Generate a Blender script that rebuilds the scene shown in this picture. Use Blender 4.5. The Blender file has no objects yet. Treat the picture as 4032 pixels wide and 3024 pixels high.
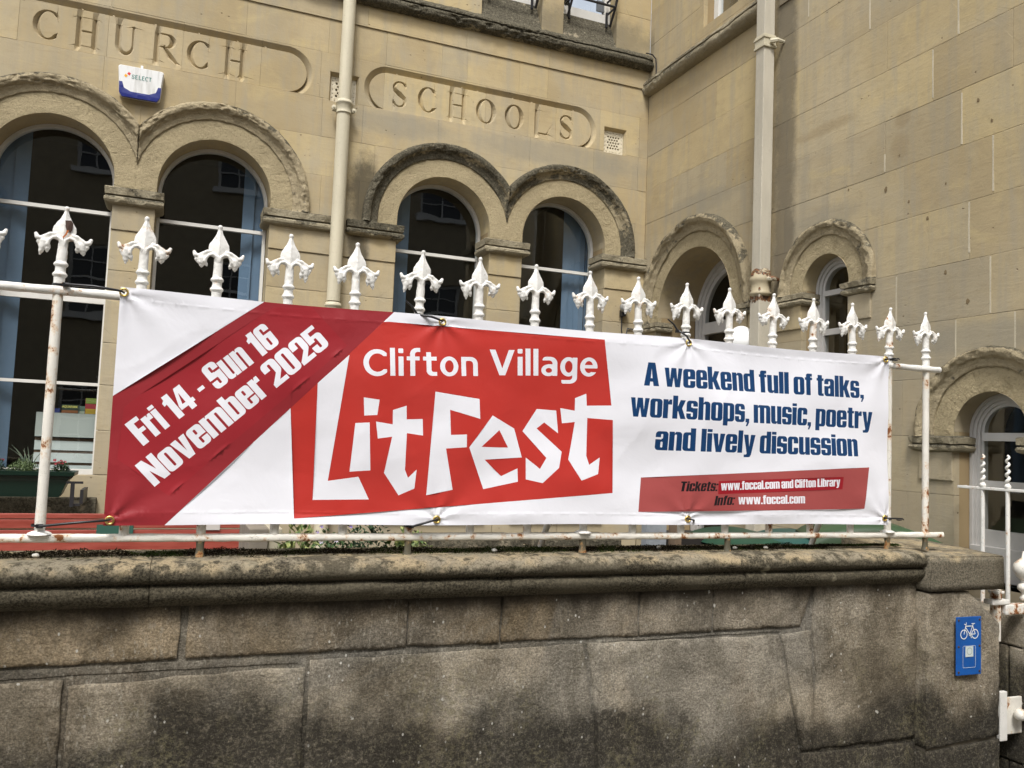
import bpy, bmesh, math, random
import numpy as np
from mathutils import Vector, Matrix, noise
from mathutils.geometry import delaunay_2d_cdt
random.seed(7)
SC = bpy.context.scene
COL = SC.collection
PI = math.pi

# ------------------------------------------------------------------ camera
cam = bpy.data.cameras.new('camera'); camo = bpy.data.objects.new('camera', cam); COL.objects.link(camo)
cam.sensor_width = 36; cam.lens = 29.22; cam.clip_start = 0.05; cam.clip_end = 500
camo.matrix_world = Matrix(((0.925248, -0.062733, -0.374140, 0), (-0.377263, -0.048536, -0.924834, 0),
                            (0.039858, 0.996849, -0.068575, 1.6), (0, 0, 0, 1)))
SC.camera = camo
# ------------------------------------------------------------------ overcast daylight
W = bpy.data.worlds.new('World'); SC.world = W; W.use_nodes = True
wn = W.node_tree.nodes; wl = W.node_tree.links
bg = wn['Background']
SUN_EL, SUN_AZ = math.radians(56), math.radians(207)   # azimuth clockwise from +Y
sky = wn.new('ShaderNodeTexSky'); sky.sky_type = 'NISHITA'; sky.sun_disc = False
sky.sun_elevation = SUN_EL; sky.sun_rotation = SUN_AZ
sky.air_density = 1.0; sky.dust_density = 3.0; sky.ozone_density = 1.0
hs = wn.new('ShaderNodeHueSaturation'); hs.inputs['Saturation'].default_value = 0.32
wl.new(sky.outputs[0], hs.inputs['Color']); wl.new(hs.outputs[0], bg.inputs[0])
bg.inputs[1].default_value = 0.14
sun = bpy.data.lights.new('sun', 'SUN'); sun.energy = 1.5; sun.angle = math.radians(13); sun.color = (1, 0.975, 0.94)
suno = bpy.data.objects.new('sun', sun); COL.objects.link(suno)
sd = Vector((math.sin(SUN_AZ)*math.cos(SUN_EL), math.cos(SUN_AZ)*math.cos(SUN_EL), math.sin(SUN_EL)))
suno.rotation_euler = sd.to_track_quat('Z', 'Y').to_euler(); suno.location = (-3, -6, 14)
SC.view_settings.view_transform = 'Standard'; SC.view_settings.look = 'None'
SC.view_settings.exposure = 0.98; SC.view_settings.gamma = 1.0; SC.view_settings.use_curve_mapping = False

# ------------------------------------------------------------------ material helper
class NT:
    def __init__(s, name):
        s.m = bpy.data.materials.new(name); s.m.use_nodes = True
        s.t = s.m.node_tree; s.n = s.t.nodes; s.l = s.t.links; s.b = s.n['Principled BSDF']
        s.geo = s.n.new('ShaderNodeNewGeometry'); s.pos = s.geo.outputs['Position']
    def link(s, v, sock):
        if isinstance(v, (int, float)): sock.default_value = v
        elif isinstance(v, tuple): sock.default_value = (*v, 1) if len(sock.default_value) == 4 and len(v) == 3 else v
        else: s.l.new(v, sock)
    def scale(s, v, sc, off=(0, 0, 0)):
        q = s.n.new('ShaderNodeMapping'); q.vector_type = 'POINT'; s.link(v, q.inputs[0])
        q.inputs['Scale'].default_value = sc; q.inputs['Location'].default_value = off; return q.outputs[0]
    def noise(s, sc, det=4, rough=.6, v=None, dist=0, col=False):
        q = s.n.new('ShaderNodeTexNoise'); s.link(v if v is not None else s.pos, q.inputs['Vector'])
        q.inputs['Scale'].default_value = sc; q.inputs['Detail'].default_value = det
        q.inputs['Roughness'].default_value = rough; q.inputs['Distortion'].default_value = dist
        return q.outputs[1 if col else 0]
    def vor(s, sc, v=None, out=0, rnd=1.0):
        q = s.n.new('ShaderNodeTexVoronoi'); s.link(v if v is not None else s.pos, q.inputs['Vector'])
        q.inputs['Scale'].default_value = sc; q.inputs['Randomness'].default_value = rnd; return q.outputs[out]
    def ramp(s, v, a, b, lo=0., hi=1.):
        q = s.n.new('ShaderNodeMapRange'); q.interpolation_type = 'SMOOTHSTEP'
        s.link(v, q.inputs[0]); q.inputs[1].default_value = a; q.inputs[2].default_value = b
        q.inputs[3].default_value = lo; q.inputs[4].default_value = hi; return q.outputs[0]
    def math(s, op, a, b=0., clamp=False):
        q = s.n.new('ShaderNodeMath'); q.operation = op; q.use_clamp = clamp
        s.link(a, q.inputs[0]); s.link(b, q.inputs[1]); return q.outputs[0]
    def mix(s, f, a, b, mode='MIX'):
        q = s.n.new('ShaderNodeMix'); q.data_type = 'RGBA'; q.blend_type = mode
        s.link(f, q.inputs[0]); s.link(a, q.inputs[6]); s.link(b, q.inputs[7]); return q.outputs[2]
    def rand(s):
        if not hasattr(s, '_oi'): s._oi = s.n.new('ShaderNodeObjectInfo')
        return s._oi.outputs['Random']
    def sep(s, v):
        q = s.n.new('ShaderNodeSeparateXYZ'); s.link(v, q.inputs[0]); return q.outputs
    def hsv(s, c, h=.5, sa=1., v=1.):
        q = s.n.new('ShaderNodeHueSaturation'); s.link(c, q.inputs['Color']); s.link(h, q.inputs['Hue'])
        s.link(sa, q.inputs['Saturation']); s.link(v, q.inputs['Value']); return q.outputs[0]
    def bump(s, h, st=.3, dist=.01, nrm=None):
        q = s.n.new('ShaderNodeBump'); s.link(h, q.inputs['Height']); q.inputs['Strength'].default_value = st
        q.inputs['Distance'].default_value = dist
        if nrm is not None: s.l.new(nrm, q.inputs['Normal'])
        return q.outputs[0]
    def out(s, col, rough=.8, nrm=None, spec=.3, metal=0.):
        s.link(col, s.b.inputs['Base Color']); s.link(rough, s.b.inputs['Roughness'])
        s.b.inputs['Specular IOR Level'].default_value = spec; s.link(metal, s.b.inputs['Metallic'])
        if nrm is not None: s.l.new(nrm, s.b.inputs['Normal'])
        return s.m
MATS = {}
def flat(name, c, rough=.6, spec=.3, metal=0., bump=0., bs=80., var=0.):
    if name in MATS: return MATS[name]
    t = NT(name); col = c
    if var: col = t.hsv(c, v=t.ramp(t.noise(6., 5), .3, .7, 1-var, 1+var))
    nrm = t.bump(t.noise(bs, 4), bump, .004) if bump else None
    MATS[name] = t.out(col, rough, nrm, spec, metal); return MATS[name]

def bath_stone():
    t = NT('bath_stone_ashlar')
    x, y, z = t.sep(t.pos)
    n1 = t.noise(1.1, 6, .55); rnd = t.rand()
    c = t.mix(t.ramp(n1, .3, .7), (.375, .296, .168), (.47, .378, .225))
    c = t.mix(t.math('MULTIPLY', t.ramp(rnd, .55, 1.), .5), c, (.485, .39, .205))
    c = t.mix(t.math('MULTIPLY', t.ramp(rnd, .22, .0), .45), c, (.46, .41, .30))
    c = t.mix(t.math('MULTIPLY', t.ramp(t.noise(.55, 3), .42, .66), .5), c, (.42, .36, .25))
    c = t.mix(t.math('MULTIPLY', t.ramp(t.noise(2.4, 6, .65, v=t.scale(t.pos, (1, 1, 1.5), (4, 4, 4)), dist=1.), .52, .72), .5), c, (.53, .42, .212))
    bed = t.noise(3., 6, .7, v=t.scale(t.pos, (1.4, 1.4, 8.)), dist=1.1)
    c = t.mix(t.math('MULTIPLY', t.ramp(bed, .47, .72), .34), c, (.33, .25, .14))
    st = t.noise(3., 5, .65, v=t.scale(t.pos, (4.5, 4.5, .4)))
    c = t.mix(t.math('MULTIPLY', t.ramp(st, .44, .68), .5), c, (.325, .292, .22)); c = t.mix(t.math('MULTIPLY', t.ramp(t.noise(1.9, 6, .6, v=t.scale(t.pos, (1, 1, 1), (8, 3, 5)), dist=.6), .46, .66), .45), c, (.37, .325, .235))
    low = t.ramp(t.math('ADD', z, t.math('MULTIPLY', n1, 1.6)), 4.4, 2.0)
    c = t.mix(t.math('MULTIPLY', low, .5), c, (.305, .27, .205))
    c = t.hsv(c, v=t.ramp(rnd, 0, 1, .92, 1.06), sa=1.0); c = t.mix(t.math('MULTIPLY', t.ramp(t.noise(9., 7, .72), .50, .70), .30), c, (.30, .245, .15))
    # soot and damp: round the third arch, under the carved frames; plain darker band beside the square pipe
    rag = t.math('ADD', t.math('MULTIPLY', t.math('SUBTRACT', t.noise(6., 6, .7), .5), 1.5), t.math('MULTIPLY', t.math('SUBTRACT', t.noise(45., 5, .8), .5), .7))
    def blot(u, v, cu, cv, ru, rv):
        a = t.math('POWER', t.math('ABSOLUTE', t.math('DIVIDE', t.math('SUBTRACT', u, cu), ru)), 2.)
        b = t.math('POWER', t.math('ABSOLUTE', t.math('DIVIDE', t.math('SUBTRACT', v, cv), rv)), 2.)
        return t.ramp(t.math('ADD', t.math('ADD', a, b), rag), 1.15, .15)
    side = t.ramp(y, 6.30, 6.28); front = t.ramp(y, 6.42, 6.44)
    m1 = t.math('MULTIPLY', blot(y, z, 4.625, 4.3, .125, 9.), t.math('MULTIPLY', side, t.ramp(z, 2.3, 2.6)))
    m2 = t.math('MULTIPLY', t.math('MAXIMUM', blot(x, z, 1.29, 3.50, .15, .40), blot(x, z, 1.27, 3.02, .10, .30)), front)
    m4 = t.math('MULTIPLY', t.math('MAXIMUM', blot(x, z, 3.00, 4.12, 1.0, .13), blot(x, z, 1.55, 4.12, .55, .12)), front)
    m5 = t.math('MULTIPLY', blot(x, z, 3.3, 5.30, .9, .22), front)
    m6 = t.math('MULTIPLY', blot(y, z, 3.05, 2.24, .55, .10), side)
    m7 = t.math('MULTIPLY', t.math('MAXIMUM', blot(y, z, 3.62, 3.42, .08, .10), t.math('MAXIMUM', blot(y, z, 3.60, 3.60, .07, .07), blot(y, z, 4.25, 3.75, .30, .05))), side)
    m8 = t.math('MULTIPLY', t.math('MAXIMUM', blot(y, z, 4.22, 3.14, .40, .10), blot(y, z, 5.70, 3.60, .60, .12)), side)
    c = t.mix(t.math('MULTIPLY', m7, .38), c, (.26, .19, .10)); c = t.mix(t.math('MULTIPLY', m8, .35), c, (.24, .225, .18))
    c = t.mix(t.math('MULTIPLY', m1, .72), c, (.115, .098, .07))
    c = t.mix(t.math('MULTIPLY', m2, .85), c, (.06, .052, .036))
    c = t.mix(t.math('MULTIPLY', t.math('MAXIMUM', m4, m6), .50), c, (.25, .235, .19))
    c = t.mix(t.math('MULTIPLY', m5, .6), c, (.14, .125, .09))
    fleck = t.ramp(t.noise(38., 4, .75), .60, .72)
    c = t.mix(t.math('MULTIPLY', fleck, .28), c, (.25, .185, .10))
    pv = t.vor(11., v=t.scale(t.pos, (1, 1, 1.3))); pm = t.ramp(t.noise(2.3, 3), .50, .58)
    pit = t.math('MULTIPLY', t.ramp(t.math('ADD', pv, t.math('MULTIPLY', t.noise(70., 4, .8), .22)), .20, .15), pm)
    c = t.mix(t.math('MULTIPLY', pit, .75), c, (.14, .10, .055))
    h = t.math('ADD', t.math('MULTIPLY', t.noise(70., 5, .65), .5), t.math('MULTIPLY', bed, .8))
    h = t.math('SUBTRACT', h, t.math('MULTIPLY', pit, 2.5))
    h = t.math('ADD', h, t.math('MULTIPLY', t.noise(14., 4), .6))
    return t.out(c, .92, t.bump(h, .5, .004), .15)
def weathered(name, amount=.5, base=(.40, .32, .20)):
    t = NT(name)
    n = t.noise(7., 8, .68); nz = t.sep(t.geo.outputs['Normal'])[2]
    c = t.mix(t.ramp(t.noise(3., 5), .3, .7), base, tuple(v*.82 for v in base))
    c = t.mix(t.ramp(t.noise(60., 4, .7), .5, .72), c, tuple(v*.62 for v in base))
    k = t.math('ADD', n, t.math('MULTIPLY', nz, .20))
    k = t.math('ADD', k, t.math('MULTIPLY', t.noise(1.3, 3), .55))
    k = t.math('ADD', k, t.math('MULTIPLY', t.math('SUBTRACT', t.noise(32., 6, .75), .5), .35)); soot = t.ramp(k, 1.01-amount*.5, 1.12-amount*.5)
    c = t.mix(t.math('MULTIPLY', soot, .92), c, t.mix(t.ramp(t.noise(70., 5, .8), .35, .68), (.028, .026, .019), (.16, .145, .105)))
    lich = t.math('MULTIPLY', t.ramp(t.noise(24., 5, .7), .6, .68), t.ramp(nz, -.1, .5))
    c = t.mix(t.math('MULTIPLY', lich, .6), c, (.42, .38, .27))
    h = t.math('ADD', t.noise(34., 8, .75), t.math('MULTIPLY', t.noise(120., 4), .3))
    return t.out(c, .95, t.bump(h, 1., .016), .1)
def low_wall(name, warm=False, mort=False):
    t = NT(name)
    x, y, z = t.sep(t.pos)
    n1 = t.noise(2.2, 6, .6)
    if warm: a, b = (.150, .110, .060), (.345, .270, .170)
    elif mort: a, b = (.13, .113, .086), (.21, .185, .14)
    else: a, b = (.195, .162, .112), (.410, .350, .255)
    c = t.mix(t.ramp(n1, .36, .60), a, b)
    c = t.mix(t.math('MULTIPLY', t.ramp(t.noise(1.3, 5, v=t.scale(t.pos, (1, 1, 1), (9, 0, 0)), dist=.8), .46, .60), .55), c, (.235, .22, .185))
    c = t.mix(t.math('MULTIPLY', t.ramp(t.noise(3.4, 6, .6, v=t.scale(t.pos, (1, 1, .6), (2, 4, 0)), dist=.8), .52, .68), .35), c, (.16, .118, .07))
    if not mort: c = t.hsv(c, v=t.ramp(t.rand(), 0, 1, .90, 1.10))
    blotch = t.noise(7., 8, .68, v=t.scale(t.pos, (1, 1, .8), (1, 6, 2)), dist=.5)
    c = t.mix(t.ramp(blotch, .36, .62), t.hsv(c, v=.70), t.hsv(c, sa=.92, v=1.18))
    tool = t.noise(7., 5, .7, v=t.scale(t.pos, (1.2, 1.2, 7.), (0, 0, 3)), dist=.7)
    c = t.mix(t.math('MULTIPLY', t.ramp(tool, .52, .66), .12), c, t.hsv(c, v=.6))
    grain = t.noise(150., 4, .8); c = t.mix(t.ramp(grain, .40, .64), t.hsv(c, v=.66), t.hsv(c, v=1.26))
    g2 = t.noise(48., 6, .8, v=t.scale(t.pos, (1.5, 1.5, .65)))
    c = t.mix(t.math('MULTIPLY', t.math('MULTIPLY', t.ramp(g2, .53, .64), .6), t.ramp(t.noise(2.7, 4), .40, .58)), c, (.45, .41, .33))
    # black algae creeping up in soft cloud shapes
    cl = t.math('ADD', t.noise(1.7, 3, .5, v=t.scale(t.pos, (1.15, 1.15, 1.), (3.3, 0, 0)), dist=.25), t.math('MULTIPLY', t.math('SUBTRACT', t.noise(20., 5, .75), .5), .14))
    e = t.math('ADD', z, t.math('MULTIPLY', t.math('SUBTRACT', cl, .5), .95))
    alg = t.math('MULTIPLY', t.ramp(e, .70, .52), t.ramp(t.noise(55., 5, .8), .30, .52, .55, 1.))
    algc = t.mix(t.ramp(t.noise(75., 6, .85), .50, .66), (.026, .023, .018), (.125, .112, .078))
    c = t.mix(t.math('MULTIPLY', alg, .92), c, algc)
    yl = t.math('MULTIPLY', t.ramp(t.noise(3.6, 5, .7, v=t.scale(t.pos, (1, 1, .6), (3, 1, 0))), .50, .62), t.ramp(t.noise(60., 5, .8), .47, .60))
    c = t.mix(t.math('MULTIPLY', t.math('MULTIPLY', yl, .38), t.ramp(z, .95, .75)), c, (.27, .24, .135))
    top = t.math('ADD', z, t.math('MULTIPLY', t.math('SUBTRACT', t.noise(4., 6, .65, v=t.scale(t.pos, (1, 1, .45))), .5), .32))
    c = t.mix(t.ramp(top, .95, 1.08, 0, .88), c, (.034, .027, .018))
    v = t.vor(9.); vm = t.ramp(t.noise(1.9, 2, v=t.scale(t.pos, (1, 1, 1), (5, 5, 2))), .50, .58)
    spot = t.math('MULTIPLY', t.ramp(t.math('ADD', v, t.math('MULTIPLY', t.noise(38., 5, .8), .42)), .262, .235), vm)
    v3 = t.vor(19., v=t.scale(t.pos, (1, 1, .8), (3, 3, 3))); spot = t.math('MAXIMUM', spot, t.math('MULTIPLY', t.ramp(t.math('ADD', v3, t.math('MULTIPLY', t.noise(70., 4, .8), .4)), .29, .25), t.ramp(t.noise(1.6, 3, v=t.scale(t.pos, (1, 1, 1), (7, 1, 2))), .52, .60))); v2 = t.vor(34., v=t.scale(t.pos, (1, 1, .7))); spot = t.math('MAXIMUM', spot, t.math('MULTIPLY', t.ramp(v2, .13, .09), t.ramp(t.noise(4., 3), .50, .62)))
    c = t.mix(t.math('MULTIPLY', spot, .85), c, (.55, .53, .47))
    h = t.math('ADD', t.math('ADD', t.noise(90., 6, .8), t.math('MULTIPLY', tool, .30)), t.math('MULTIPLY', t.noise(14., 8, .65), 2.))
    return t.out(c, .93, t.bump(h, 1., .010), .15)
def coping_mat(cap=False):
    t = NT('pier_cap_lichened' if cap else 'coping_stone_lichened')
    z = t.sep(t.pos)[2]; nz = t.sep(t.geo.outputs['Normal'])[2]
    g = t.noise(130., 4, .8)
    c = t.mix(t.ramp(g, .38, .64), *(((.10, .088, .064), (.24, .21, .155)) if cap else ((.036, .031, .021), (.145, .125, .085))))
    c = t.mix(t.math('MULTIPLY', t.ramp(t.noise(2.6, 5, .6), .46, .66), .5), c, (.15, .13, .09))
    edge = t.math('ADD', t.math('ADD', z, t.math('MULTIPLY', t.math('SUBTRACT', t.noise(6., 7, .68), .5), .18)), t.math('MULTIPLY', nz, .012))
    pale = t.math('MULTIPLY', t.ramp(edge, 1.160, 1.195), t.ramp(t.math('ADD', t.noise(28., 6, .75), t.math('MULTIPLY', t.noise(3.5, 3), .6)), .68, .86))
    pale = t.math('MULTIPLY', pale, t.ramp(g, .30, .55, .35, 1.)); c = t.mix(t.math('MULTIPLY', pale, .85), c, t.mix(t.ramp(t.noise(9., 5), .4, .6), (.50, .40, .245), (.34, .295, .21)))
    v = t.vor(6.5); sp = t.math('MULTIPLY', t.ramp(t.math('ADD', v, t.math('MULTIPLY', t.noise(40., 3), .2)), .26, .20), t.ramp(t.noise(2.1, 2), .5, .6))
    c = t.mix(t.math('MULTIPLY', sp, .7), c, (.40, .36, .25))
    h = t.math('ADD', t.noise(80., 6, .8), t.math('MULTIPLY', t.noise(14., 4), .8))
    return t.out(c, .93, t.bump(h, 1., .011), .15)
def white_iron(name='white_painted_iron', rust=.5, base=(.76, .745, .70)):
    t = NT(name)
    z = t.sep(t.pos)[2]
    c = t.mix(t.ramp(t.noise(9., 5), .3, .7), base, tuple(v*.90 for v in base))
    gr = t.math('MULTIPLY', t.ramp(t.noise(90., 6, .85), .56, .66), t.ramp(t.noise(11., 3), .42, .60))
    c = t.mix(t.math('MULTIPLY', gr, .75), c, (.20, .19, .165))
    n = t.noise(16., 6, .72, v=t.scale(t.pos, (1, 1, .8), (2, 7, 3)))
    m = t.ramp(n, .705-rust*.12, .735-rust*.12)
    halo = t.ramp(n, .63-rust*.12, .72-rust*.12)
    c = t.mix(t.math('MULTIPLY', halo, .55), c, (.55, .30, .10))
    c = t.mix(m, c, t.mix(t.noise(80., 3), (.11, .035, .012), (.33, .12, .03)))
    h = t.math('ADD', t.noise(60., 6, .7), t.math('MULTIPLY', m, -.6))
    return t.out(c, t.math('ADD', t.math('MULTIPLY', m, .4), .38), t.bump(h, .55, .003), .4)
def rusty_paint(name, lo, hi, base=(.56, .51, .375), flip=False):
    t = NT(name); z = t.sep(t.pos)[2]
    c = t.mix(t.ramp(t.noise(3., 5, v=t.scale(t.pos, (3, 3, .6))), .35, .65), base, tuple(v*.86 for v in base))
    c = t.mix(t.math('MULTIPLY', t.ramp(t.noise(55., 5, .75), .58, .68), .35), c, (.27, .24, .18))
    n = t.noise(22., 6, .7)
    band = t.math('MULTIPLY', t.ramp(z, lo-.05, lo), t.ramp(z, hi+.05, hi))
    m = t.ramp(t.math('ADD', n, t.math('MULTIPLY', band, .30)), .76, .80)
    c = t.mix(m, c, t.mix(t.ramp(t.noise(70., 4), .4, .6), (.045, .026, .016), (.20, .085, .03)))
    return t.out(c, .6, t.bump(t.math('ADD', t.noise(45., 6), t.math('MULTIPLY', m, -.8)), .6, .003), .35)
def glass_mat():
    m = bpy.data.materials.new('window_glass'); m.use_nodes = True; t = m.node_tree; t.nodes.clear()
    o = t.nodes.new('ShaderNodeOutputMaterial'); g = t.nodes.new('ShaderNodeBsdfGlossy'); g.inputs['Roughness'].default_value = .01
    g.inputs['Color'].default_value = (.9, .93, .95, 1)
    tr = t.nodes.new('ShaderNodeBsdfTransparent'); tr.inputs[0].default_value = (.93, .96, .96, 1)
    gg = t.nodes.new('ShaderNodeNewGeometry')      # Schlick reflectance of a thin pane, the same from both sides
    dt = t.nodes.new('ShaderNodeVectorMath'); dt.operation = 'DOT_PRODUCT'; t.links.new(gg.outputs['Normal'], dt.inputs[0]); t.links.new(gg.outputs['Incoming'], dt.inputs[1])
    def mt(op, a, b=0.):
        q = t.nodes.new('ShaderNodeMath'); q.operation = op
        for v, k in ((a, 0), (b, 1)):
            if isinstance(v, (int, float)): q.inputs[k].default_value = v
            else: t.links.new(v, q.inputs[k])
        return q.outputs[0]
    fres = mt('ADD', .085, mt('MULTIPLY', mt('POWER', mt('SUBTRACT', 1., mt('ABSOLUTE', dt.outputs['Value'])), 5.), .915))
    mx = t.nodes.new('ShaderNodeMixShader')
    gm = t.nodes.new('ShaderNodeNewGeometry'); nn = t.nodes.new('ShaderNodeTexNoise'); nn.inputs['Scale'].default_value = 2.2
    t.links.new(gm.outputs['Position'], nn.inputs['Vector'])
    bp = t.nodes.new('ShaderNodeBump'); bp.inputs['Strength'].default_value = .05; bp.inputs['Distance'].default_value = .02
    t.links.new(nn.outputs[0], bp.inputs['Height']); t.links.new(bp.outputs[0], g.inputs['Normal'])
    t.links.new(fres, mx.inputs[0]); t.links.new(tr.outputs[0], mx.inputs[1]); t.links.new(g.outputs[0], mx.inputs[2])
    t.links.new(mx.outputs[0], o.inputs[0]); return m

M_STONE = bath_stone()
M_HOOD = weathered('weathered_moulding', .36, (.42, .35, .225))
M_HOODD = weathered('sooty_moulding', .85, (.38, .32, .205))
M_IMP = weathered('impost_stone', .38, (.35, .305, .21))
M_SILL = weathered('weathered_sill', .66, (.36, .31, .22))
M_VOUS = weathered('voussoir_stone', -.05, (.44, .365, .225)); M_STRING = weathered('sooty_string_course', 1.12, (.36, .305, .20))
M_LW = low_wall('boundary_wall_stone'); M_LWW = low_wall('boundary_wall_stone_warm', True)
M_COP = coping_mat(); M_CAP = coping_mat(True); M_LWM = low_wall('boundary_wall_mortar', False, True)
M_MORT = flat('grey_mortar', (.17, .15, .115), .95, .1, bump=.6, bs=120, var=.15)
M_MORTP = flat('pale_mortar', (.50, .445, .33), .95, .1, bump=.5, bs=90, var=.12)
M_JOINT = flat('ashlar_joint', (.30, .225, .125), .95, .1)
M_IRON = white_iron(rust=.55); M_IRONR = white_iron('rust_spotted_white_iron', .95, (.74, .71, .635))
M_IRONV = white_iron('rusted_white_iron', 1.25); M_FOOT = white_iron('mossy_rusted_iron', 1.1, (.10, .09, .06))
M_GLASS = glass_mat()
M_WOOD = flat('white_painted_wood', (.66, .645, .60), .5, .4, bump=.25, bs=30, var=.06)
M_WOODG = flat('grey_white_painted_wood', (.47, .455, .43), .55, .35, bump=.25, bs=30, var=.07)
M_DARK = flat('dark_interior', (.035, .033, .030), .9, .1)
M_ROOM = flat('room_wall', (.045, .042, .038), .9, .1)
M_BLACK = flat('black_nylon', (.012, .012, .014), .35, .5)
M_BLIND = flat('blue_blind_fabric', (.135, .20, .285), .8, .1, bump=.1, bs=200, var=.05)
M_GRILLE = flat('black_painted_iron', (.018, .018, .02), .45, .5)

# ------------------------------------------------------------------ object helpers
def prop(o, label=None, cat=None, group=None, kind=None):
    if label: o['label'] = label
    if cat: o['category'] = cat
    if group: o['group'] = group
    if kind: o['kind'] = kind
    return o
def empty(name, label, cat, group=None, loc=(0, 0, 0)):
    o = bpy.data.objects.new(name, None); COL.objects.link(o); o.location = loc
    return prop(o, label, cat, group)
def link(name, me, parent=None, loc=(0, 0, 0)):
    o = bpy.data.objects.new(name, me); COL.objects.link(o)
    if parent is not None: o.parent = parent
    o.location = loc; return o
def mesh(name, vs, fs, mats, parent=None, smooth=False, fm=None, loc=(0, 0, 0)):
    me = bpy.data.meshes.new(name); me.from_pydata([tuple(v) for v in vs], [], fs); me.update()
    for m in (mats if isinstance(mats, (list, tuple)) else [mats]): me.materials.append(m)
    if fm is not None: me.polygons.foreach_set('material_index', fm)
    if smooth: me.polygons.foreach_set('use_smooth', [True]*len(me.polygons))
    return link(name, me, parent, loc)
def sharp_caps(me):
    ks = set()
    for p in me.polygons:
        if p.loop_total > 4: p.use_smooth = False; ks.update(p.edge_keys)
    if not ks: return
    a = me.attributes.get('sharp_edge') or me.attributes.new('sharp_edge', 'BOOLEAN', 'EDGE')
    for e in me.edges:
        if e.key in ks: a.data[e.index].value = True
def from_bm(name, bm, mats, parent=None, smooth=False, loc=(0, 0, 0)):
    bmesh.ops.recalc_face_normals(bm, faces=bm.faces)
    me = bpy.data.meshes.new(name); bm.to_mesh(me); bm.free()
    for m in (mats if isinstance(mats, (list, tuple)) else [mats]): me.materials.append(m)
    if smooth: me.polygons.foreach_set('use_smooth', [True]*len(me.polygons)); sharp_caps(me)
    return link(name, me, parent, loc)
def bm_box(bm, a, b, bev=0., M=None):
    g = bmesh.ops.create_cube(bm, size=1.)['verts']
    for v in g:
        v.co = Vector(((a[0]+b[0])/2+v.co.x*(b[0]-a[0]), (a[1]+b[1])/2+v.co.y*(b[1]-a[1]), (a[2]+b[2])/2+v.co.z*(b[2]-a[2])))
    if bev:
        es = list({e for v in g for e in v.link_edges})
        r = bmesh.ops.bevel(bm, geom=es, offset=bev, segments=2, affect='EDGES', profile=.6)
        g = list({v for f in r['faces'] for v in f.verts} | {v for v in g if v.is_valid})
    if M is not None:
        for v in g: v.co = M @ v.co
    return g
def box(name, a, b, m, parent=None, bev=0., M=None, smooth=False):
    bm = bmesh.new(); bm_box(bm, a, b, bev, M); return from_bm(name, bm, m, parent, smooth)
def bm_tube(bm, pts, rad, n=10, caps=True, flatz=1.):
    pts = [Vector(p) for p in pts]; rr = rad if isinstance(rad, (list, tuple)) else [rad]*len(pts)
    rings = []; up = None
    for i, p in enumerate(pts):
        d = (pts[min(i+1, len(pts)-1)]-pts[max(i-1, 0)]).normalized()
        if up is None:
            up = Vector((0, 0, 1)) if abs(d.z) < .9 else Vector((0, 1, 0))
        s = d.cross(up).normalized(); up = s.cross(d).normalized()
        rings.append([bm.verts.new(p+(s*math.cos(2*PI*k/n)+up*math.sin(2*PI*k/n)*flatz)*rr[i]) for k in range(n)])
    for i in range(len(rings)-1):
        for k in range(n):
            bm.faces.new((rings[i][k], rings[i][(k+1) % n], rings[i+1][(k+1) % n], rings[i+1][k]))
    if caps:
        bm.faces.new(rings[0][::-1]); bm.faces.new(rings[-1])
def tube(name, pts, rad, m, parent=None, n=10, smooth=True, caps=True):
    bm = bmesh.new(); bm_tube(bm, pts, rad, n, caps); return from_bm(name, bm, m, parent, smooth)
def bm_lathe(bm, prof, n=20, base=(0, 0, 0), M=None):
    bx, by, bz = base; rings = []
    for r, z in prof:
        ring = []
        for k in range(n):
            v = Vector((bx+r*math.cos(2*PI*k/n), by+r*math.sin(2*PI*k/n), bz+z))
            ring.append(bm.verts.new(M @ v if M is not None else v))
        rings.append(ring)
    for i in range(len(rings)-1):
        for k in range(n): bm.faces.new((rings[i][k], rings[i][(k+1) % n], rings[i+1][(k+1) % n], rings[i+1][k]))
    bm.faces.new(rings[0][::-1]); bm.faces.new(rings[-1])
def fbm(p, sc=1., oct=4): return noise.fractal(Vector(p)*sc, 1., 2., oct)

# planes: front wall of the building, side wall of the building, boundary wall
YF, XG = 6.5, 3.88
def FM(u, z, h=0.): return (u, YF-h, z)
def GM(u, z, h=0.): return (XG-h, u, z)
TA = Vector((0.999823, -0.018817, 0)); NA = Vector((0.018817, 0.999823, 0))
def PA(s, z, d): v = TA*s+NA*d; return (v.x, v.y, z)
def AM(d0): return lambda s, z, h=0.: PA(s, z, d0-h)

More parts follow.
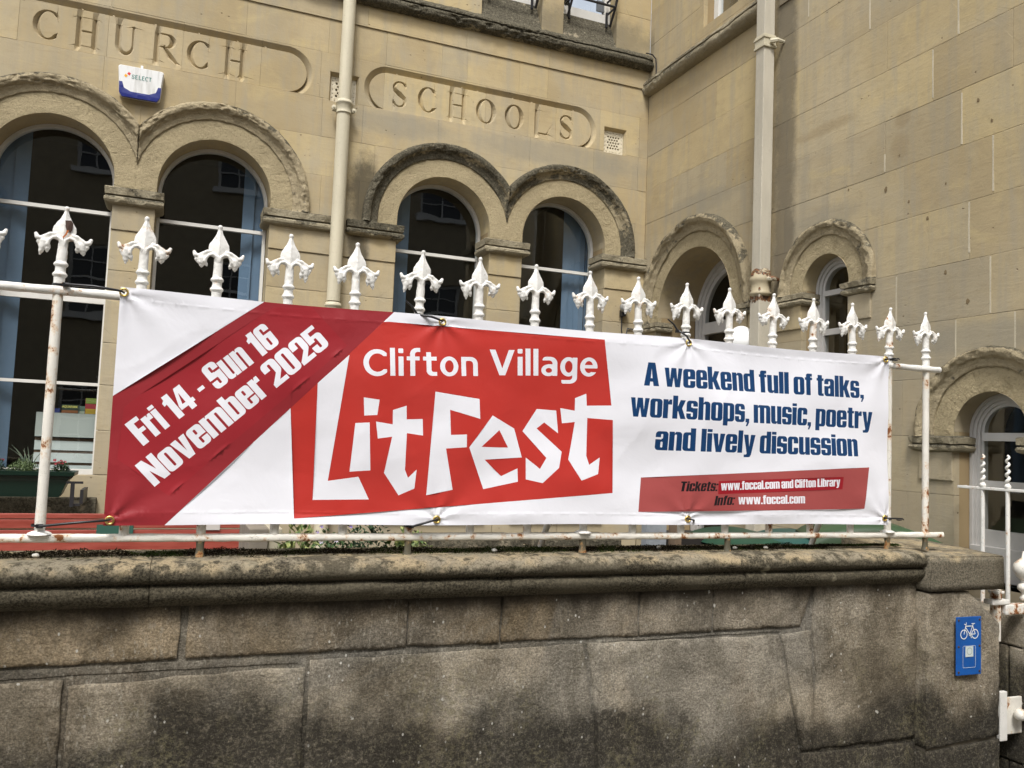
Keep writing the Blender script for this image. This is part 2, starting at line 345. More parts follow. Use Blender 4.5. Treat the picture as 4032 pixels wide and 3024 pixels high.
def pip(px, py, poly):
    x = np.asarray(px); y = np.asarray(py); ins = np.zeros(x.shape, bool); P = poly; n = len(P); j = n-1
    for i in range(n):
        xi, yi = P[i]; xj, yj = P[j]
        c = ((yi > y) != (yj > y)) & (x < (xj-xi)*(y-yi)/((yj-yi) or 1e-12)+xi)
        ins ^= c; j = i
    return ins
def resample(poly, sp):
    o = []; n = len(poly)
    for i in range(n):
        a = poly[i]; b = poly[(i+1) % n]; L = math.dist(a, b); k = max(1, int(math.ceil(L/sp)))
        for q in range(k): o.append((a[0]+(b[0]-a[0])*q/k, a[1]+(b[1]-a[1])*q/k))
    return o
def block(name, poly, mp, m, parent, holes=(), sp=.08, thick=.05, hfn=None, extra=None, bev=.0015, inset=.005, smooth=False, bsp=None):
    """one masonry piece: polygon face (cut round openings) with depth behind it; hfn(u,v)->height arrays"""
    bd = resample(poly, bsp or sp); V = list(bd); E = [(i, (i+1) % len(bd)) for i in range(len(bd))]
    nb = len(bd); cu = sum(p[0] for p in poly)/len(poly); cv = sum(p[1] for p in poly)/len(poly)
    xs = [p[0] for p in poly]; ys = [p[1] for p in poly]; x0, x1, y0, y1 = min(xs), max(xs), min(ys), max(ys)
    for h in holes:
        hx = [p[0] for p in h]; hy = [p[1] for p in h]
        if min(hx) > x1 or max(hx) < x0 or min(hy) > y1 or max(hy) < y0: continue
        k = len(V); V += h; E += [(k+i, k+(i+1) % len(h)) for i in range(len(h))]
    if inset:
        sx = max(0., 1-2*inset/max(x1-x0, 1e-6)); sy = max(0., 1-2*inset/max(y1-y0, 1e-6))
        V += [(cu+(p[0]-cu)*sx, cv+(p[1]-cv)*sy) for p in bd]
    gx = np.arange(x0+sp*.5, x1, sp); gy = np.arange(y0+sp*.5, y1, sp)
    if len(gx)*len(gy):
        G = np.array([(a+random.uniform(-.1, .1)*sp, b+random.uniform(-.1, .1)*sp) for a in gx for b in gy])
        G = G[pip(G[:, 0], G[:, 1], poly)]; V += [tuple(q) for q in G]
    if extra is not None and len(extra):
        ex = extra[(extra[:, 0] > x0+.003) & (extra[:, 0] < x1-.003) & (extra[:, 1] > y0+.003) & (extra[:, 1] < y1-.003)]
        V += [tuple(q) for q in ex]
    r = delaunay_2d_cdt([Vector(v) for v in V], E, [], 0, 1e-5)
    ov = np.array([tuple(v) for v in r[0]]); F = np.array(r[2])
    c = ov[F].mean(1); keep = pip(c[:, 0], c[:, 1], poly)
    for h in holes: keep &= ~pip(c[:, 0], c[:, 1], h)
    F = F[keep]
    if not len(F): return None
    used = np.unique(F); rm = -np.ones(len(ov), int); rm[used] = np.arange(len(used)); ov = ov[used]; F = rm[F]
    hh = np.zeros(len(ov)) if hfn is None else np.asarray(hfn(ov[:, 0], ov[:, 1]), float)
    cnt = {}
    for f in F:
        for a, b in ((f[0], f[1]), (f[1], f[2]), (f[2], f[0])): cnt.setdefault((min(a, b), max(a, b)), []).append((a, b))
    be = [v[0] for k, v in cnt.items() if len(v) == 1]
    bv = {a for e in be for a in e}
    for i in bv: hh[i] -= bev
    par = list(range(len(ov)))
    def find(i):
        while par[i] != i: par[i] = par[par[i]]; i = par[i]
        return i
    for f in F:
        a = find(f[0]); par[find(f[1])] = a; par[find(f[2])] = a
    root = np.array([find(i) for i in F[:, 0]]); res = None
    for rt in np.unique(root): res = _block_part(name, ov, hh, F[root == rt], [e for e in be if find(e[0]) == rt], mp, m, parent, thick, smooth)
    return res
def _block_part(name, ov, hh, F, be, mp, m, parent, thick, smooth):
    bv = {a for e in be for a in e}; used = sorted({int(q) for f in F for q in f}); ix = {q: i for i, q in enumerate(used)}
    vs = [mp(ov[i][0], ov[i][1], hh[i]) for i in used]; be = [(ix[a], ix[b]) for a, b in be]; ovu = ov[used]
    fs = [tuple(ix[int(q)] for q in f) for f in F]; bv = {ix[a] for a in bv}; ov = ovu
    back = {}
    for i in bv: back[i] = len(vs); vs.append(mp(ov[i][0], ov[i][1], -thick))
    for a, b in be: fs.append((int(b), int(a), back[a], back[b]))
    return mesh(name, vs, fs, m, parent, smooth)
def rect(x0, y0, x1, y1, g=.0012): return [(x0+g, y0+g), (x1-g, y0+g), (x1-g, y1-g), (x0+g, y1-g)]
def arch_poly(c, z0, r, zb, n=48):
    return [(c+r*math.cos(a), z0+r*math.sin(a)) for a in [PI*i/n for i in range(n+1)]]+[(c-r, zb), (c+r, zb)]
def ring(name, outer, inner, mp, h0, h1, m, parent):
    n = len(outer); vs = []
    for P, h in ((outer, h0), (inner, h0), (inner, h1), (outer, h1)): vs += [mp(p[0], p[1], h) for p in P]
    fs = []
    for i in range(n):
        j = (i+1) % n
        for k in range(4): a, b = k*n, ((k+1) % 4)*n; fs.append((a+i, a+j, b+j, b+i))
    return mesh(name, vs, fs, m, parent)
def sweep(name, path, prof, mp, m, parent, ero=.0, clampu=None, sc=9., seed=0., rad=True, smooth=True):
    """path: list of (centre_u, centre_v, dir_u, dir_v, scale) ; prof: list of (offset along dir, height)"""
    vs = []; nP = len(prof)
    for (pu, pv, du, dv) in path:
        for (r, h) in prof:
            u, v = pu+du*r, pv+dv*r
            if h > .002 and ero:
                e = fbm((u+seed, v, 3.1+h*4), sc*2.2, 5); e2 = fbm((u-seed, v, 9.), sc*.35, 2); e3 = fbm((u, v, seed), 45., 3)
                k = max(0., min(1., .50+e2*1.6)); h2 = h*(1-ero*k*(.45+.7*e))+ero*.006*e3*min(1, h/.03)
                h = max(.003, h2); u += du*ero*.012*e; v += dv*ero*.012*e
            if clampu:
                u2 = min(max(u, clampu[0]), clampu[1])
                if u2 != u: u, h = u2, -.012
            vs.append(mp(u, v, h))
    fs = [(i*nP+k, i*nP+k+1, (i+1)*nP+k+1, (i+1)*nP+k) for i in range(len(path)-1) for k in range(nP-1)]
    fs.append(tuple(range(nP))); fs.append(tuple(range((len(path)-1)*nP+nP-1, (len(path)-1)*nP-1, -1)))
    return mesh(name, vs, fs, m, parent, smooth)
def subdiv(prof, n=3):
    o = []
    for i in range(len(prof)-1):
        for k in range(n): t = k/n; o.append((prof[i][0]*(1-t)+prof[i+1][0]*t, prof[i][1]*(1-t)+prof[i+1][1]*t))
    return o+[prof[-1]]
def loft_rect(name, x0, x1, y0, y1, levels, m, parent, xf=lambda v: v, ero=.3, sp=.012):
    """mouldings wrapped round a pier: horizontal rings grown outward by 'off' (front is y0)"""
    vs = []; n = 0
    for z, off in levels:
        P = resample([(x0-off, y0-off), (x1+off, y0-off), (x1+off, y1), (x0-off, y1)], .02) if n == 0 else None
        if n == 0:
            base = resample([(0, 0), (1, 0), (1, 1), (0, 1)], 1/14.); n = len(base)
        for a, b in base:
            x = x0-off+(x1-x0+2*off)*a; y = y0-off+(y1-y0+off)*b
            e = fbm((x*1.0, y, z), 11., 4)*ero*.014 if b < .99 else 0
            vs.append(xf((x, y+e if b < .02 else y, z+e*.35)))
    L = len(levels); fs = [(i*n+k, i*n+(k+1) % n, (i+1)*n+(k+1) % n, (i+1)*n+k) for i in range(L-1) for k in range(n)]
    fs += [tuple(range(n-1, -1, -1)), tuple(range((L-1)*n, L*n))]
    return mesh(name, vs, fs, m, parent, False)

# ================================================================== GROUND AND STREET
gm = NT('asphalt'); gc = gm.mix(gm.ramp(gm.noise(90., 4), .35, .65), (.035, .035, .036), (.075, .074, .072))
M_ASPH = gm.out(gc, .9, gm.bump(gm.noise(150., 3), .5, .005))
gm = NT('paving'); gc = gm.mix(gm.ramp(gm.noise(5., 5), .35, .65), (.15, .14, .12), (.22, .20, .17))
M_PAVE = gm.out(gc, .9, gm.bump(gm.noise(60., 4), .5, .005))
def sheet(name, a, b, z, m):
    o = mesh(name, [(a[0], a[1], z), (b[0], a[1], z), (b[0], b[1], z), (a[0], b[1], z)], [(0, 1, 2, 3)], m); o['kind'] = 'structure'; return o
sheet('ground', (-150, -150), (150, 150), -.124, M_ASPH)
pv = box('pavement', (-30, -1.4, -.10), (30, 2.66, 0.), M_PAVE); pv['kind'] = 'structure'
fc = box('forecourt_paving', (-12, 2.95, -.10), (6.5, 6.49, .30), M_PAVE); fc['kind'] = 'structure'

# ================================================================== SCHOOL BUILDING
B = empty('school_building', 'honey coloured stone school with round arched windows and carved CHURCH SCHOOLS lettering', 'building')
# --- serif letters cut into the stone, as strokes (x, y, half width) in a unit box
def arc(cx, cy, rx, ry, a0, a1, w, n=22): return [(cx+rx*math.cos(math.radians(a0+(a1-a0)*i/n)), cy+ry*math.sin(math.radians(a0+(a1-a0)*i/n)), w(a0+(a1-a0)*i/n)) for i in range(n+1)]
def serif(x, y, w=.13): return [(x-w, y, .012), (x, y, .035), (x+w, y, .012)]
side = lambda k, th=.085, tn=.025: (lambda a: tn+(th-tn)*abs(math.cos(math.radians(a-k)))**1.6)
SER = {
 'C': [arc(.52, .5, .46, .47, 48, 312, side(180)), [(.86, .97, .012), (.88, .80, .035), (.90, .70, .012)]],
 'H': [[(.2, .02, .075), (.2, .98, .075)], [(.8, .02, .075), (.8, .98, .075)], [(.2, .52, .03), (.8, .52, .03)], serif(.2, .02), serif(.2, .98), serif(.8, .02), serif(.8, .98)],
 'U': [[(.2, .98, .08), (.2, .34, .08)], arc(.5, .34, .30, .30, 180, 360, lambda a: .08-.045*(a-180)/180), [(.8, .34, .035), (.8, .98, .035)], serif(.2, .98), serif(.8, .98, .1)],
 'R': [[(.2, .02, .08), (.2, .98, .08)], [(.2, .97, .028), (.5, .97, .028)], arc(.5, .745, .26, .225, 90, -90, side(0)), [(.2, .52, .028), (.5, .52, .028)], [(.45, .52, .05), (.68, .24, .08), (.92, .03, .05)], serif(.2, .02)],
 'S': [arc(.52, .735, .34, .235, 28, 180, side(180, .05, .028)), [(.18, .735, .05), (.25, .62, .07), (.5, .5, .09), (.77, .37, .07), (.84, .27, .05)], arc(.5, .265, .34, .235, 0, -152, side(0, .05, .028)), [(.83, .97, .012), (.84, .84, .035), (.85, .76, .012)], [(.15, .28, .012), (.165, .18, .035), (.17, .04, .012)]],
 'O': [arc(.5, .5, .42, .47, 0, 360, side(0))],
 'L': [[(.25, .02, .08), (.25, .98, .08)], [(.25, .035, .03), (.85, .035, .03)], [(.82, .03, .03), (.93, .26, .012)], serif(.25, .98)],
 'E': [[(.2, .02, .08), (.2, .98, .08)], [(.2, .96, .03), (.85, .96, .03)], [(.2, .52, .03), (.7, .52, .03)], [(.2, .04, .03), (.88, .04, .03)]],
 'T': [[(.5, .02, .08), (.5, .98, .08)], [(.05, .96, .03), (.95, .96, .03)]],
}
CARVE = []
for ch, x, w in (('C', -1.072, .158), ('H', -.829, .169), ('U', -.573, .161), ('R', -.321, .188), ('C', -.067, .159), ('H', .176, .176),
                 ('S', 1.469, .146), ('C', 1.710, .146), ('H', 1.950, .183), ('O', 2.214, .165), ('O', 2.476, .161), ('L', 2.726, .171), ('S', 2.976, .150)):
    for st in SER[ch]:
        for i in range(len(st)-1):
            a, b = st[i], st[i+1]
            CARVE.append((x+a[0]*w, 4.280+a[1]*.216, a[2]*.216, x+b[0]*w, 4.280+b[1]*.216, b[2]*.216))
PANELS = ((-1.55, .797), (1.292, 3.300))     # inner edge of the sunk rounded frames, x range
PZ0, PZ1 = 4.236, 4.547
def carve_h(u, v):
    u = np.asarray(u); v = np.asarray(v); d = np.zeros(u.shape)
    for x0, y0, w0, x1, y1, w1 in CARVE:
        m = (u > min(x0, x1)-.03) & (u < max(x0, x1)+.03) & (v > min(y0, y1)-.03) & (v < max(y0, y1)+.03)
        if not m.any(): continue
        L2 = (x1-x0)**2+(y1-y0)**2; t = np.clip(((u[m]-x0)*(x1-x0)+(v[m]-y0)*(y1-y0))/L2, 0, 1)
        ds = np.hypot(u[m]-(x0+(x1-x0)*t), v[m]-(y0+(y1-y0)*t)); w = w0+(w1-w0)*t
        d[m] = np.maximum(d[m], np.clip(w*1.28-ds, 0, None)*1.6)
    for a, b in PANELS:
        r = (PZ1-PZ0)/2; cx, cz = (a+b)/2, (PZ0+PZ1)/2; hx = (b-a)/2-r
        q = np.abs(u-cx)-hx; q = np.where(q < 0, 0, q); sdv = np.hypot(q, v-cz)-r
        m = (sdv > 0) & (sdv < .045) & (v > 4.238)
        d = np.where(m, np.maximum(d, 0.042*(1-sdv/.045)), d)
        d = np.where(sdv <= 0, d+.010, d)
    return -d
ex = []
for x0, y0, w0, x1, y1, w1 in CARVE:
    k = max(2, int(math.hypot(x1-x0, y1-y0)/.006)); L = math.hypot(x1-x0, y1-y0); nx, ny = -(y1-y0)/L, (x1-x0)/L
    for i in range(k+1):
        t = i/k; w = w0+(w1-w0)*t; px, py = x0+(x1-x0)*t, y0+(y1-y0)*t
        for o in (-1.34, -1.26, -.6, 0, .6, 1.26, 1.34): ex.append((px+nx*w*o, py+ny*w*o))
for a, b in PANELS:
    r = (PZ1-PZ0)/2; cz = (PZ0+PZ1)/2
    for q in (-.0015, .0015, .015, .03, .044, .047):
        for i in range(61):
            t = PI/2*(-1+2*i/60); ex.append((b-r+(r+q)*math.cos(t), cz+(r+q)*math.sin(t))); ex.append((a+r-(r+q)*math.cos(t), cz+(r+q)*math.sin(t)))
        for x in np.arange(a+r, b-r, .02): ex.append((x, cz+r+q))
EX = np.array(ex)

# --- front wall
ARCH = [(-.90, 0), (.183, 0), (1.971, 1), (3.072, 1)]
MIDS = {0: (-9, -.359), 1: (-.359, 9), 2: (-9, 2.5215), 3: (2.5215, 9)}
openF = [arch_poly(c, 3.36, .40, .95) for c, _ in ARCH]
hoodF = []
for i, (c, _) in enumerate(ARCH):
    lo, hi = MIDS[i]; P = arch_poly(c, 3.345, .62, 3.299); hoodF.append([(min(max(x, lo), hi), z) for x, z in P])
holesF = [hoodF[0], hoodF[1], hoodF[2], hoodF[3]]
ventF = [[(.975, 4.222), (1.205, 4.222), (1.205, 4.46), (.975, 4.46)], [(3.428, 4.225), (3.655, 4.225), (3.655, 4.464), (3.428, 4.464)]]
holesF2 = ventF
rows = [(3.30, 3.615, [-2.2, -1.62, -.9, .95, 1.25, 2.52, 3.77], 0), (3.615, 3.925, [-2.0, -.36, .62, 1.36, 2.30, 2.86, 3.52], 0),
        (3.925, 4.235, [-1.75, -1.3, -.62, .28, .93, 1.25, 1.88, 2.71, 3.33, 3.785], 0), (4.235, 4.605, [-1.9, -1.17, -.61, -.11, .45, .90, 1.41, 2.29, 2.69, 2.95, 3.38, 3.79], 0),
        (4.605, 4.881, [-1.6, -.6, .328, .95, 1.415, 1.885, 2.11, 2.585, 2.855, 3.58], 0), (4.881, 5.06, [-2.2, -.9, .2, 1.25, 2.09, 2.86], .011)]
for zi, (z0, z1, js, pr) in enumerate(rows):
    xs = [-3.2]+[j for j in js if j > -3.2]+[3.88]
    for a, b in zip(xs[:-1], xs[1:]):
        dense = z0 > 4.2 and z0 < 4.8
        block('stone', rect(a, z0, b, z1, .0006), (lambda u, v, h=0., p=pr+random.uniform(-.0013, .0013): FM(u, v, h+p)), M_STONE, B, holes=(holesF if z0 < 4.1 else [])+(holesF2 if 3.9 < z0 < 4.5 else []),
              sp=.07, inset=.003, hfn=carve_h if dense else None, extra=EX if dense else None, bsp=.006 if dense else None, bev=.0003+.0004*random.random())
# below the springing: piers and jambs
pr_rows = [.30, .62, .93, 1.25, 1.56, 1.88, 2.18, 2.49, 2.70, 2.993, 3.185, 3.30]
spans = [(-3.2, -2.4), (-2.4, -1.30), (-.50, -.217), (.583, 1.10), (1.10, 1.571), (2.371, 2.672), (3.472, 3.88)]
for i in range(len(pr_rows)-1):
    z0, z1 = pr_rows[i], pr_rows[i+1]
    if z0 < .95:
        for a, b in ((-3.2, -2.), (-2., -1.1), (-1.1, -.36), (-.36, .3), (.3, 1.1), (1.1, 1.75), (1.75, 2.5), (2.5, 3.1), (3.1, 3.88)):
            block('stone', rect(a, z0, b, z1, .002), (lambda u, v, h=0.: FM(u, v, h)), M_STONE, B, sp=.12)
    else:
        for a, b in spans:
            p = .010 if 2.99 <= z0 < 3.18 else 0.
            block('stone', rect(a, z0, b, z1, .0015), (lambda u, v, h=0., p=p: FM(u, v, h+p)), M_STONE, B, sp=.12, thick=.25)
box('wall_core', (-3.2, YF+.045, .3), (-1.31, YF+.24, 5.6), M_JOINT, B)
for a, b, z0, z1 in ((-.49, -.227, .3, 3.3), (.593, 1.56, .3, 3.3), (2.38, 2.662, .3, 3.3), (3.482, 3.88, .3, 3.3), (-1.30, 3.88, .3, .93)):
    box('wall_core', (a, YF+.046, z0), (b, YF+.24, z1), M_JOINT, B)
block('wall_core', [(-1.309, 3.3), (3.88, 3.3), (3.88, 5.2), (-1.309, 5.2)], (lambda u, v, h=0.: FM(u, v, h-.045)), M_JOINT, B,
      holes=openF+[[(v[0][0]+.01, 4.23), (v[1][0]-.01, 4.23), (v[1][0]-.01, 4.45), (v[0][0]+.01, 4.45)] for v in ventF], sp=.2, thick=.19)
# voussoirs
for i, (c, _) in enumerate(ARCH):
    lo, hi = MIDS[i]; nv = 7
    for k in range(nv):
        a0, a1 = PI*k/nv, PI*(k+1)/nv
        A = [a0+(a1-a0)*q/10 for q in range(11)]
        P = [(c+.40*math.cos(t), 3.36+.40*math.sin(t)) for t in A]; Q = [(min(max(c+.62*math.cos(t), lo), hi), 3.345+.62*math.sin(t)) for t in reversed(A)]
        poly = P+Q
        if k == 0: poly = [(c+.40, 3.30)]+P+Q+[(min(c+.62, hi), 3.30)]
        if k == nv-1: poly = P+[(c-.40, 3.30), (max(c-.62, lo), 3.30)]+Q
        cu = sum(p[0] for p in poly)/len(poly); cv = sum(p[1] for p in poly)/len(poly)
        poly = [(cu+(x-cu)*.9992, cv+(z-cv)*.9992) for x, z in poly]
        block('voussoir', poly, FM, M_VOUS, B, sp=.03, inset=0, thick=.06,
              hfn=lambda u, v: np.array([.002*fbm((a, b, 1.), 16., 4)-.010*max(0, fbm((a, b, 4.), 7., 4)-.32) for a, b in zip(u, v)]))
HP = subdiv([(.560, -.004), (.562, .010), (.585, .016), (.603, .022), (.618, .036), (.630, .056), (.652, .066), (.674, .062), (.686, .045), (.688, -.01)], 3)
for i, (c, dk) in enumerate(ARCH):
    lo, hi = MIDS[i]
    path = [(c, z, 1, 0) for z in (3.296, 3.318)]+[(c, 3.345, math.cos(t), math.sin(t)) for t in [PI*k/230 for k in range(231)]]+[(c, z, -1, 0) for z in (3.318, 3.296)]
    sweep('hood_mould', path, HP, FM, M_HOODD if dk else M_HOOD, B, ero=.42 if not dk else .35, clampu=(lo, hi), seed=i*3.7, sc=10.)
IMPL = [(3.170, .0), (3.174, .030), (3.182, .046), (3.196, .055), (3.212, .055), (3.224, .046), (3.230, .030), (3.234, .030), (3.237, .050), (3.285, .054), (3.291, .050), (3.300, .006)]
for a, b, mm in ((-.50, -.217, M_IMP), (.583, 1.005, M_IMP), (1.215, 1.571, M_HOODD), (2.371, 2.672, M_IMP), (3.472, 3.88, M_IMP), (-2.1, -1.30, M_IMP)):
    loft_rect('impost', a, b, YF, YF+.21, IMPL, mm, B, ero=.9)
# reveals, windows, rooms behind
def window(i, c, mp, z0, r, zb, hg, fw, frame_mat, bars, label=None, steps=1, half=.02):
    op = arch_poly(c, z0, r-.001, zb)
    n = len(op)
    vs = [mp(p[0], p[1], -.0) for p in op]+[mp(p[0], p[1], -hg) for p in op]
    mesh('reveal', vs, [(k, k+1, n+k+1, n+k) for k in range(n-1)], M_STONE, B)
    F = None
    for s in range(steps):
        a = arch_poly(c, z0, r-.003-fw*s/steps, zb+.0); b = arch_poly(c, z0, r-.003-fw*(s+1)/steps, zb+.0)
        b = [(x, z if z > zb+.001 else zb+.0005) for x, z in b]
        o = ring('window_frame' if F is None else 'inner_frame', a, b, mp, -hg+.028-.010*s, -hg-.03, frame_mat, B if F is None else F)
        if F is None: F = o
    rr = r-.003-fw; gp = arch_poly(c, z0, rr+.001, zb)
    mesh('glass_pane', [mp(x, z, -hg-.002) for x, z in gp], [tuple(range(len(gp)))], M_GLASS, F)
    for (b0, b1, hh) in bars:
        P = [(c-rr, b0), (c+rr, b0), (c+rr, b1), (c-rr, b1)]
        vs = [mp(x, z, -hg+hh) for x, z in P]+[mp(x, z, -hg-.02) for x, z in P]
        mesh('glazing_bar' if b1-b0 < .05 else 'rail', vs, [(0, 1, 2, 3), (7, 6, 5, 4), (0, 4, 5, 1), (1, 5, 6, 2), (2, 6, 7, 3), (3, 7, 4, 0)], frame_mat, F)
    if label: F['label'] = label
    return F
for i, (c, _) in enumerate(ARCH):
    window(i, c, FM, 3.36, .40, 1.10, .25, .022, M_WOOD, [(3.140, 3.166, .016), (2.48, 2.52, .016), (1.878, 1.900, .014), (1.10, 1.275, .02)])
    sl = box('window_sill', (c-.44, YF-.05, .955), (c+.44, YF+.26, 1.095), M_SILL, B, bev=.01)
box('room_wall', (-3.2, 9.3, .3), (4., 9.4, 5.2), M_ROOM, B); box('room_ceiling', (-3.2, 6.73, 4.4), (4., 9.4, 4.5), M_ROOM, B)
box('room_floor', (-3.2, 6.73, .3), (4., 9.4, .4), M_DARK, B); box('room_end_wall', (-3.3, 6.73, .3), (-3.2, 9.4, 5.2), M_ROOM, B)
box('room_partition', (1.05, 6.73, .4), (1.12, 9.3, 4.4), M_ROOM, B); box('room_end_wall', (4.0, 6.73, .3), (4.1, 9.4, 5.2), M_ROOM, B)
# string course, weathering and the upper storey
SP = [(0, -.01), (.003, .030), (.010, .060), (.030, .085), (.058, .092), (.080, .080), (.088, .062), (.092, .060), (.096, .078), (.118, .070), (.165, .012), (.17, -.01)]
SPs = subdiv(SP, 3)
sweep('string_course', [(x, 5.048, 0, 1) for x in np.arange(-3.2, 3.885, .02)], SPs, FM, M_STRING, B, ero=.45, sc=12.)
uw = [(2.215, 2.775), (2.985, 3.52)]
prev = -3.2
for a, b in uw+[(3.88, 3.88)]:
    zs = [5.21, 5.55, 5.88, 6.2, 6.52, 6.84, 7.16, 7.48]
    js = [prev]+[x for x in ([-2.2, -1.2, -.3, .6, 1.5] if prev < 0 else [])]+[a]
    for k in range(len(zs)-1):
        for p, q in zip(js[:-1], js[1:]): block('stone', rect(p, zs[k], q, zs[k+1]), FM, M_STONE, B, sp=.15, thick=.2)
    prev = b
for a, b in uw:
    vs = [(a, YF-.004, 5.205), (b, YF-.004, 5.205), (b, YF+.14, 5.50), (a, YF+.14, 5.50), (a, YF+.25, 5.205), (b, YF+.25, 5.205)]
    mesh('sloping_sill', vs, [(0, 1, 2, 3), (0, 3, 4), (1, 5, 2)], M_SILL, B)
    fr = box('window_frame', (a+.002, YF+.135, 5.475), (b-.002, YF+.19, 5.57), M_WOOD, B)
    box('stile', (a+.002, YF+.137, 5.57), (a+.06, YF+.19, 7.3), M_WOOD, fr); box('stile', (b-.06, YF+.137, 5.57), (b-.002, YF+.19, 7.3), M_WOOD, fr)
    mesh('glass_pane', [(a, YF+.17, 5.57), (b, YF+.17, 5.57), (b, YF+.17, 7.3), (a, YF+.17, 7.3)], [(0, 1, 2, 3)], M_GLASS, fr)
    box('sash_lock', (a+.40, YF+.14, 5.60), (a+.47, YF+.16, 5.70), flat('grey_plastic', (.13, .14, .15), .5), fr)
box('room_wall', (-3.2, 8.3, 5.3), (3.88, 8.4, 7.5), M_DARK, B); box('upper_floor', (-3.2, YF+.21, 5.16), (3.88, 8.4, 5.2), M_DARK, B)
box('parapet', (-3.2, YF, 7.485), (4.3, 9.5, 7.7), M_STONE, B)

# --- side wall
GA = [(5.726, 2.735, .517, .646, .78, 2.69), (4.218, 2.695, .208, .332, .428, 2.675), (3.035, 1.745, .208, .340, .442, 1.72)]
holesG = []; openG = []
for (c, z, r, ri, ro, sp_) in GA:
    rm = (ri+ro)/2; holesG.append(arch_poly(c, z, rm, sp_+.0)); openG.append(arch_poly(c, z, r, sp_-2.6 if sp_ > 2 else .93))
jam = [[(c-r, .2), (c+r, .2), (c+r, sp_+.001), (c-r, sp_+.001)] for (c, z, r, ri, ro, sp_) in GA]
jam[0] = [(5.209, .25), (6.243, .25), (6.243, 2.692), (5.209, 2.692)]; jam[1] = [(4.01, 1.35), (4.426, 1.35), (4.426, 2.676), (4.01, 2.676)]; jam[2] = [(2.827, .96), (3.243, .96), (3.243, 1.721), (2.827, 1.721)]
upG = [(5.20, 5.10), (5.66, 5.10), (5.66, 6.6), (5.20, 6.6)]
gz = [0, .25, .534, .779, 1.09, 1.405, 1.72, 2.04, 2.355, 2.665, 2.985, 3.302, 3.62, 3.933, 4.247, 4.56, 4.815, 5.02, 5.3, 5.62, 5.94, 6.26, 6.58, 6.9, 7.2, 7.48]
gj = {4: [3.223, 3.9, 4.62, 5.4], 2.04: [2.892, 3.234, 3.9, 4.9], 2.355: [3.028, 3.635, 3.95, 4.70, 5.0], 2.665: [3.154, 3.417, 3.78, 4.72, 5.0], 2.985: [3.013, 3.585, 4.2, 4.62, 5.0],
      3.302: [3.201, 3.731, 4.378, 4.9, 5.7], 3.62: [2.9, 3.389, 4.05, 4.60, 5.3, 6.05], 3.933: [3.223, 3.719, 4.45, 5.1, 5.85], 4.247: [2.98, 3.859, 4.55, 5.45, 6.1],
      4.56: [3.3, 3.72, 4.408, 5.2, 5.9], 5.02: [3.4, 4.3]}
for k in range(len(gz)-1):
    z0, z1 = gz[k], gz[k+1]; js = gj.get(z0)
    if js is None:
        js = []; y = 2.75+random.random()*.3
        while y < 6.3: js.append(y); y += .45+random.random()*.4
    ys = [1.9, 2.45]+js+[6.5]
    for a, b in zip(ys[:-1], ys[1:]):
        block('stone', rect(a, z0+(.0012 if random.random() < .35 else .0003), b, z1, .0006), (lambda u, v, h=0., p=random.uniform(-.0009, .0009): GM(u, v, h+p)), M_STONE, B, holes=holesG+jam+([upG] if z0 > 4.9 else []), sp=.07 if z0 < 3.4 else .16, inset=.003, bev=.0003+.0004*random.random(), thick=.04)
core_poly = [(1.9, 0), (6.5, 0), (6.5, 7.48), (1.9, 7.48)]
block('wall_core', core_poly, (lambda u, v, h=0.: GM(u, v, h-.038)), M_JOINT, B, holes=openG[:0]+[arch_poly(c, z, r, zb) for (c, z, r, _, _, _), zb in zip(GA, (.25, 1.35, .96))]+[upG], sp=.4, thick=.35, inset=0)
box('wall_end', (XG+.001, 1.88, 0), (XG+.4, 1.90, 7.48), M_STONE, B)
for (u, za, zb) in ((3.223, 3.94, 4.24), (3.389, 3.64, 3.925), (3.201, 3.31, 3.60), (3.859, 4.26, 4.55), (3.013, 3.0, 3.30), (3.154, 2.70, 2.98), (3.635, 2.37, 2.655), (3.028, 2.36, 2.66), (3.234, 2.06, 2.35), (2.892, 2.05, 2.352), (3.731, 3.31, 3.42), (4.408, 4.6, 4.80)):
    P = [(u-.004-.003*random.random(), za), (u+.005, za+.004), (u+.004+.003*random.random(), (za+zb)/2), (u+.005, zb), (u-.005, zb-.002), (u-.004, (za+zb)/2)]
    block('mortar_joint', P, (lambda a, b, h=0.: GM(a, b, h+.0015)), M_MORTP, B, sp=.03, inset=0, bev=.0005, thick=.01)
